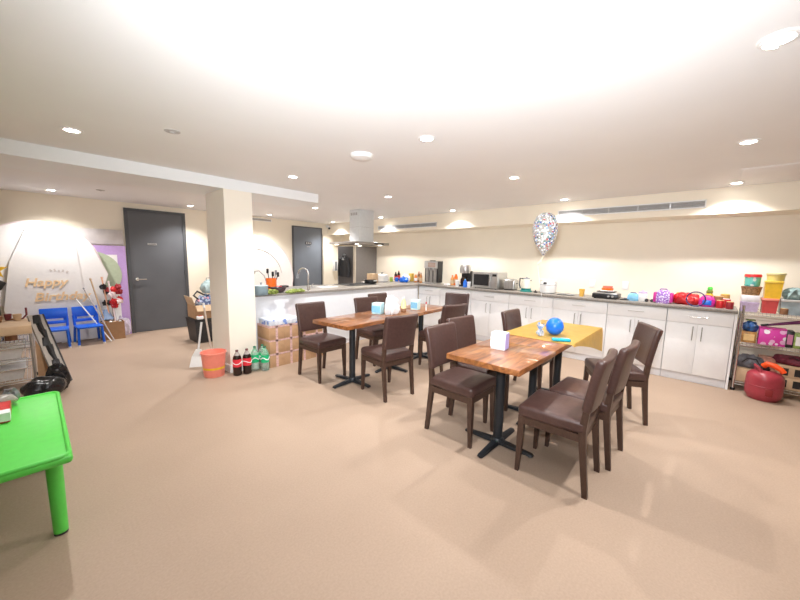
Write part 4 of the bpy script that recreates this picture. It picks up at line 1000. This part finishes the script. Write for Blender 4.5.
# round white backdrop boards against the door wall
def disc(name, label, x, z, r, y, m, th=.025, lean=0):
    t = thing(name, label, 'backdrop board', (x, y, 0))
    g = MB().cyl((0, 0, z), (0, th, z), r, n=64)
    if z > r:  # standing on feet
        pass
    g.build('board', m, t)
    MB().tube([(r*math.cos(a), 0, z+r*math.sin(a)) for a in [2*PI*i/64 for i in range(64)]], .008, 6, True).build('edge', PINKP, t)
    return t
disc('round_board', 'large round white backdrop board behind the Happy Birthday panel', .10, 1.20, .705, 7.566, PALEW)
for fx in (-.28, .28): MB().b2((fx-.02, -.0, 0), (fx+.02, .03, .62)).build('stand_leg', PALEW, bpy.data.objects['round_board'])
t = disc('round_board', 'round white backdrop board against the wall partly hidden by the column', 3.42, .96, .95, 7.62, mat('pale_white_board', (.87, .85, .83), .4, var=.015))
MB().tube([(.66*math.cos(a), -.004, .96+.66*math.sin(a)) for a in [PI*.05+PI*.5*i/20 for i in range(21)]], .012, 6).build('grey_arc', mat('arc_grey', (.72, .69, .68), .5), t)
def panel(name, label, pts, Y, th, m, edge=None, er=.0035):
    P_ = [ony(a, b, Y) for a, b in pts]
    cx = sum(p.x for p in P_)/len(P_)
    t = thing(name, label, 'backdrop panel', (cx, Y, 0))
    L_ = [Vector((p.x-cx, 0, max(0.0, p.z))) for p in P_]
    MB().prism([tuple(v) for v in L_], (0, th, 0)).build('board', m, t, smooth=False)
    if edge: MB().tube([tuple(v+Vector((0, -.002, 0))) for v in L_], er, 6, True).build('edge', edge, t, smooth=False)
    return t, cx
panel('gem_panel', 'white many-sided panel with pink edge, right behind the Happy Birthday panel', [(62, 234), (72, 230.5), (80, 243), (93, 247.5), (108, 274), (103, 290), (110, 318), (108, 336), (62, 344)], 7.54, .014, PALEW, PINKP)
gp, gcx = panel('gem_panel', 'white many-sided panel lettered Happy Birthday behind the blue chairs', [(27, 224.5), (64, 234), (76, 246), (84, 290), (88, 338), (20, 350), (4, 310), (9, 262)], 7.52, .012, PALEW)
def text(body, px0, pxm, py, size, m, shear=.25):
    c = bpy.data.curves.new('lettering', 'FONT'); c.body = body; c.size = size; c.shear = shear; c.extrude = .0015; c.align_x = 'CENTER'; c.offset = .004
    o = bpy.data.objects.new('tmp', c); COL.objects.link(o)
    bpy.context.view_layer.update()
    dg = bpy.context.evaluated_depsgraph_get(); me = bpy.data.meshes.new_from_object(o.evaluated_get(dg))
    bpy.data.objects.remove(o)
    ob = bpy.data.objects.new('lettering', me); me.materials.append(m); COL.objects.link(ob)
    q = ony(pxm, py, 7.505)
    ob.parent = gp; ob.location = (q.x-gcx, -.007, q.z); ob.rotation_euler = (PI/2, 0, 0)
    w = ob.dimensions.x
    return ob
TXTG = mat('gold_lettering', (.93, .67, .40), .4, var=.1)
text('Happy', 28, 46, 286, .175, TXTG); text('Birthday', 40, 63, 300, .185, TXTG)
m = MB()
for i in range(5): m.box((.16+.045*i-.12, -.003, 1.165-.006*i+.01*(i % 2)), (.022, .003, .035), rot=(0, .3*(i-2), 0))
m.build('faint_script', mat('faint_grey', (.66, .62, .60), .6), gp, smooth=False)
# purple frame panel with sage disc and white sheet
t = thing('purple_panel', 'purple backdrop panel with sage circle beside the tall grey door', 'backdrop panel', (.97, 7.66, 0))
MB().b2((-.26, 0, .0), (.175, .03, 1.575)).build('board', PURPLE, t, smooth=False)
MB().b2((-.2, -.004, .25), (.055, 0, 1.42)).build('white_sheet', PALEW, t, smooth=False)
MB().lathe([(0, 0), (.40, 0), (.40, .004), (0, .004)], n=40).bend(lambda v: (max(v.x-.30, -.25), -.008+v.z*.5, 1.08+v.y)).build('sage_circle', SAGE, t)
q = tag(MB().b2((-.27, 0, -.0), (.29, .02, .25), .003).build('grey_sheet', GREYSH, loc=(.84, 7.685, 1.60)), 'translucent grey sheet above the purple panel on door wall', 'sheet')
q = thing('silver_skirt', 'crumpled pale foil sheet at the foot of the purple panel', 'foil', (1.03, 7.60, 0))
MB().blob((0, 0, 0), (.10, .04, .18), .25, 4, 130).build('foil', mat('pale_lilac', (.66, .60, .74), .35, var=.2), q)

# cardboard box of sticks
bx = thing('stick_box', 'brown cardboard box full of sticks left of the tall grey door', 'box', (.86, 7.42, 0))
MB().b2((-.145, -.11, 0), (.145, -.103, .30)).b2((-.145, .103, 0), (.145, .11, .30)).b2((-.145, -.103, 0), (-.138, .103, .30)).b2((.138, -.103, 0), (.145, .103, .30)).b2((-.138, -.103, 0), (.138, .103, .01)).build('box_body', mat('brown_card', (.36, .20, .10), .75, var=.08, scale=14), bx, smooth=False)
for k in range(6): MB().box((-.12+.045*k, -.06+.02*(k % 3), .285), (.04, .03, .05), .006, rot=(.3*k, .2*k, 0)).build('packing_scrap', [CARDL, BROWN, PAPER][k % 3], bx)
stick = [((-.05, -.02, .012), (-.22, .05, 1.0), CARDL, 'tan wooden stick in the cardboard box, leftmost'), ((.0, .0, .012), (-.08, .06, 1.02), mat('peach_stick', (.80, .45, .30), .5), 'peach stick in the cardboard box'), ((.06, -.03, .012), (.0, .06, .95), PINKP, 'pale pink stick in the cardboard box'), ((.10, .03, .012), (.02, .10, .86), WHITE, 'white stick in the cardboard box, rightmost')]
for a1, b1, mm, lab in stick:
    t = thing('party_stick', lab, 'stick', (.86, 7.41, 0)); MB().cyl(a1, b1, .011, n=10).build('rod', mm, t); MB().cyl(b1, tuple(Vector(b1)+(Vector(b1)-Vector(a1))*.03), .014, n=10).build('tip', mm, t)
t = thing('red_bouquet', 'bunch of red and dark ribbons rising from the cardboard box', 'ribbon', (.86, 7.42, 0))
MB().tube([(.03, .06, .015), (.03, .07, .5), (.02, .09, .72)], .010, 8).build('stem', BROWN, t)
rnd = random.Random(5)
for k in range(13): MB().blob((.02+rnd.uniform(-.10, .11), .03+rnd.uniform(-.03, .03), .60+rnd.uniform(-.08, .26)), (.042, .03, .05), .45, 3, 140+k).build('bow', [RED, mat('dark_red2', (.35, .02, .03), .5), BLACK, RED, PINKP][k % 5], t)
MB().lathe([(.03, .50), (.09, .34), (.02, .32)], (-.06, .05, 0), n=12).build('blue_ribbon', mat('steel_blue', (.25, .35, .55), .5), t)
def pole(label, p0, p1, m):
    t = thing('pole', label, 'pole', p0); d = Vector(p1)-Vector(p0)
    MB().cyl((0, 0, 0), tuple(d), .009, n=10).build('rod', m, t); MB().cyl(tuple(d), tuple(d*1.02), .011, n=10).build('end_cap', GREYP, t)
pole('white pole leaning behind the right blue chair, lower one', (.80, 7.15, .008), tuple(ony(76, 299, 7.46)), WHITE)
pole('pale grey pole leaning behind the right blue chair, upper one', (.84, 7.20, .008), tuple(ony(84, 289, 7.47)), mat('pole_grey', (.5, .45, .45), .4))

# ------------------------------------------------------------------ blue children's chairs
def make_kid():
    t = thing('kids_chair', 'x', 'chair', group="blue children's chairs")
    MB().box((0, -.01, .285), (.31, .31, .034), .012, 3).bend(lambda v: (v.x, v.y, v.z-.012*(1-(v.x/.15)**2))).build('seat', BLUE, t)
    m = MB().b2((-.155, .13, .425), (.155, .15, .585), .008, 2).b2((-.155, .13, .345), (.155, .15, .392), .006, 2).b2((-.155, .13, .38), (-.10, .15, .435), .004).b2((.10, .13, .38), (.155, .15, .435), .004)
    m.bend(lambda v: (v.x, v.y+.10*max(0, v.z-.29)+.018*(1-(v.x/.15)**2), v.z)).build('backrest', BLUE, t)
    for sx in (-1, 1):
        MB().tube([(sx*.15, -.15, 0.012), (sx*.138, -.125, .27), (sx*.135, -.10, .282)], .017, 8).build('leg', BLUE, t)
        MB().tube([(sx*.15, .17, 0.012), (sx*.138, .135, .27), (sx*.14, .14, .36), (sx*.142, .155, .45)], .017, 8).build('leg', BLUE, t)
        for y in (-.15, .17): MB().cyl((sx*.15, y, 0), (sx*.15, y, .02), .018, n=12).build('foot_cap', WHITE, t)
    return t
proto_k = make_kid()
for k, (x, y, a, lab) in enumerate([(.165, 7.25, -4, "blue plastic children's chair on the left, beside the cluttered cart"), (.545, 7.26, 5, "blue plastic children's chair on the right, beside the stick box")]):
    o = proto_k if k == 0 else copy_tree(proto_k); o.location = (x, y, 0); o.rotation_euler.z = math.radians(a); o['label'] = lab

# yellow star decoration at left edge
t = thing('star_toy', 'yellow and black star decoration at the left edge before the boards', 'decoration', (-.36, 7.40, 0))
st = []
for k in range(10):
    r_ = .13 if k % 2 == 0 else .055; st.append((r_*math.sin(2*PI*k/10), 0, 1.18+r_*math.cos(2*PI*k/10)))
MB().prism(st, (0, .03, 0)).build('star', YELLOW, t, smooth=False)
MB().cyl((0, .015, 0), (0, .015, 1.1), .012).build('stand_rod', BLACK, t); MB().lathe([(.12, 0), (.12, .012), (.02, .02), (0, .02)], n=24).build('stand_foot', BLACK, t)
MB().box((0, .01, .98), (.16, .04, .13), .01, rot=(0, .5, 0)).build('black_plaque', BLACK, t)

# ------------------------------------------------------------------ cluttered wire cart at left
ct = thing('wire_cart', 'wire cart with chrome trays at the left edge', 'cart', (0, 0, 0))
CX0, CX1, CY0, CY1 = -.78, -.06, 5.15, 5.75
for x in (CX0, CX1):
    for y in (CY0, CY1):
        MB().cyl((x, y, .0), (x, y, .60), .012, n=12).build('post', DSTEEL, ct); MB().lathe([(.018, 0), (.02, .02), (.014, .04)], (x, y, 0), n=12).build('caster', BLACK, ct)
for z in (.12, .34, .52):
    m = MB()
    for dz in (0, -.025): m.tube([(CX0, CY0, z+dz), (CX1, CY0, z+dz), (CX1, CY1, z+dz), (CX0, CY1, z+dz)], .005, 6, True)
    for i in range(25): m.cyl((CX0+(CX1-CX0)*i/24, CY0, z), (CX0+(CX1-CX0)*i/24, CY1, z), .003, n=6)
    m.build('wire_deck', CHROME, ct)
t = thing('cardboard_sheet', 'tan cardboard box lid covering the top of the wire cart', 'cardboard', (-.42, 5.45, .601))
MB().b2((-.36, -.3, 0), (.37, .3, .085), .004).build('lid', CARDL, t); MB().b2((-.02, -.302, .084), (.03, .302, .0865)).build('tape', CARD, t)
for k, (x, y, z, lab) in enumerate([(-.42, 5.43, .3455, 'shiny steel tray on the middle deck of the wire cart'), (-.42, 5.43, .1255, 'shiny steel tray on the bottom deck of the wire cart')]):
    t = thing('steel_tray', lab, 'tray', (x, y, z))
    MB().loft([[(a*.30*q, b*.24*q, zz) for a, b in ((-1, -1), (1, -1), (1, 1), (-1, 1))] for q, zz in ((.9, 0), (1, .11))]).build('tray_body', mat('bright_tin', (.78, .79, .80), .3, metal=.5), t, smooth=False)
    MB().tube([(-.31, -.25, .112), (.31, -.25, .112), (.31, .25, .112), (-.31, .25, .112)], .008, 6, True).build('rim', CHROME, t)
can('brown and cream roll on the top deck of the wire cart', (-.20, 5.30, .5255), .045, .05, BROWN, CARDL, 'tape_roll', 'tape')
ZT = .601+.0875
for k, (x, y, r_, mm, lab) in enumerate([(-.30, 5.55, .05, BROWN, 'brown cup among small things on the cardboard lid'), (-.15, 5.62, .035, CARDL, 'tan pot among small things on the cardboard lid, right'), (-.22, 5.68, .03, mat('maroon2', (.2, .04, .05), .5), 'maroon pot at the far edge of the cardboard lid')]):
    cup(lab, (x, y, ZT), r_, .06, mm, 'small_pot')
t = thing('dark_ladle', 'dark spoon standing up at the corner of the cardboard lid', 'spoon', (-.08, 5.66, ZT))
MB().tube([(-.08, 0, .004), (-.03, 0, .01), (0, 0, .05), (.0, 0, .13)], .009, 8).build('handle', mat('maroon2', (.2, .04, .05)), t); MB().blob((-.10, 0, 0), (.03, .022, .012), .1, 2, 3).build('bowl', BROWN, t)
# leaning display board with black foam
A0, B0 = Vector((.195, 5.10, .012)), Vector((.030, 5.55, .73))
ax = (B0-A0).normalized(); wv = Vector((-.92, -.39, 0)); wv = (wv - ax*wv.dot(ax)).normalized(); nv = ax.cross(wv).normalized()
if nv.z < 0: nv = -nv
t = thing('leaning_board', 'long grey board with ragged black foam leaning against wire cart', 'board', A0)
LN = (B0-A0).length
def lp(a, b, c): return tuple(ax*a + wv*b + nv*c)
MB().loft([[lp(a, 0, 0), lp(a, .12, 0), lp(a, .12, .03), lp(a, 0, .03)] for a in (0.03, LN)]).build('board', mat('board_grey', (.42, .38, .34), .6), t, smooth=False)
m = MB()
for k in range(9):
    a = .06+k*(LN-.12)/8; m.loft([[lp(a-.05, .03, .03), lp(a-.05, .065+.02*(k % 3), .03), lp(a-.05, .06, .05), lp(a-.05, .04, .05)], [lp(a+.05, .02+.015*(k % 2), .03), lp(a+.05, .085, .03), lp(a+.05, .07, .045), lp(a+.05, .04, .048)]])
m.build('black_foam', BLACK, t, smooth=False)
MB().loft([[lp(a, -.012, -.004), lp(a, .0, -.004), lp(a, 0, .036), lp(a, -.012, .036)] for a in (0.02, LN)]).build('black_edge', BLACK, t, smooth=False)
t = tag(MB().prism([(-.04, 0, 0), (.13, 0, 0), (.07, .0, .22), (-.035, .0, .50)], (0, .006, 0)).build('cardboard_flap', CARD, loc=(0, 5.30, 0), smooth=False), 'brown cardboard flap leaning between cart and grey board', 'cardboard')
t = thing('black_garbage_bag', 'shiny black plastic bag slumped on floor beyond the green table', 'bag', (-.005, 4.84, 0), .35)
MB().blob((0, 0, 0), (.17, .13, .115), .10, 4, 150).build('bag_body', BAGBLK, t)
MB().blob((.14, .09, .0), (.09, .085, .16), .16, 4, 151).build('bag_neck', BAGBLK, t)

# ------------------------------------------------------------------ green children's table with packets
GZ = .48
t = thing('kids_table', "bright green plastic children's table at the left edge", 'table', (0, 0, 0))
GX1, GX0, GY0, GY1 = .068, -.60, 2.20, 3.32
MB().b2((GX0, GY0, GZ-.05), (GX1, GY1, GZ-.006), .02, 4).build('tabletop', GREEN, t)
m = MB(); c = .05; ring_ = []
for cx, cy, a0 in ((GX1-c, GY1-c, 0), (GX0+c, GY1-c, PI/2), (GX0+c, GY0+c, PI), (GX1-c, GY0+c, 1.5*PI)):
    for k in range(6): a = a0+PI/2*k/5; ring_.append((cx+(c-.012)*math.cos(a), cy+(c-.012)*math.sin(a), GZ-.009))
m.tube(ring_, .011, 10, True).build('rim', GREEN, t)
for x in (GX1-.068, GX0+.068):
    for y in (GY0+.16, GY1-.16):
        lg = MB().cyl((x, y, .012), (x, y, GZ-.05), .029, .033, n=20).build('leg', GREEN, t); MB().cyl((x, y, 0), (x, y, .014), .028, n=20).build('foot_cap', BLACK, lg)
t = carton('snack_packet', 'red packet with white end on the green table', (-.205, 3.0, GZ-.004), (.11, .24, .055), RED, None, .0)
MB().b2((.0, -.121, .008), (.057, -.05, .057)).build('white_end', PAPER, t)
t = thing('plastic_bag', 'crumpled clear plastic bag with red things on the green table', 'bag', (-.25, 3.18, GZ-.004))
MB().blob((0, 0, 0), (.12, .085, .045), .35, 4, 160).build('bag_body', BAGCLR, t); MB().blob((-.05, -.05, .04), (.06, .04, .03), .3, 3, 161).build('red_content', RED, t); MB().blob((.10, .03, .02), (.035, .03, .05), .3, 3, 162).build('grey_content', GREYP, t)

# ------------------------------------------------------------------ world + view
w = bpy.data.worlds.new('world'); scene.world = w; w.use_nodes = True
w.node_tree.nodes['Background'].inputs[0].default_value = (.8, .85, 1, 1); w.node_tree.nodes['Background'].inputs[1].default_value = .05
vs = scene.view_settings; vs.view_transform = 'Standard'; vs.look = 'None'; vs.gamma = 1; vs.use_curve_mapping = False
vs.exposure = 1.15
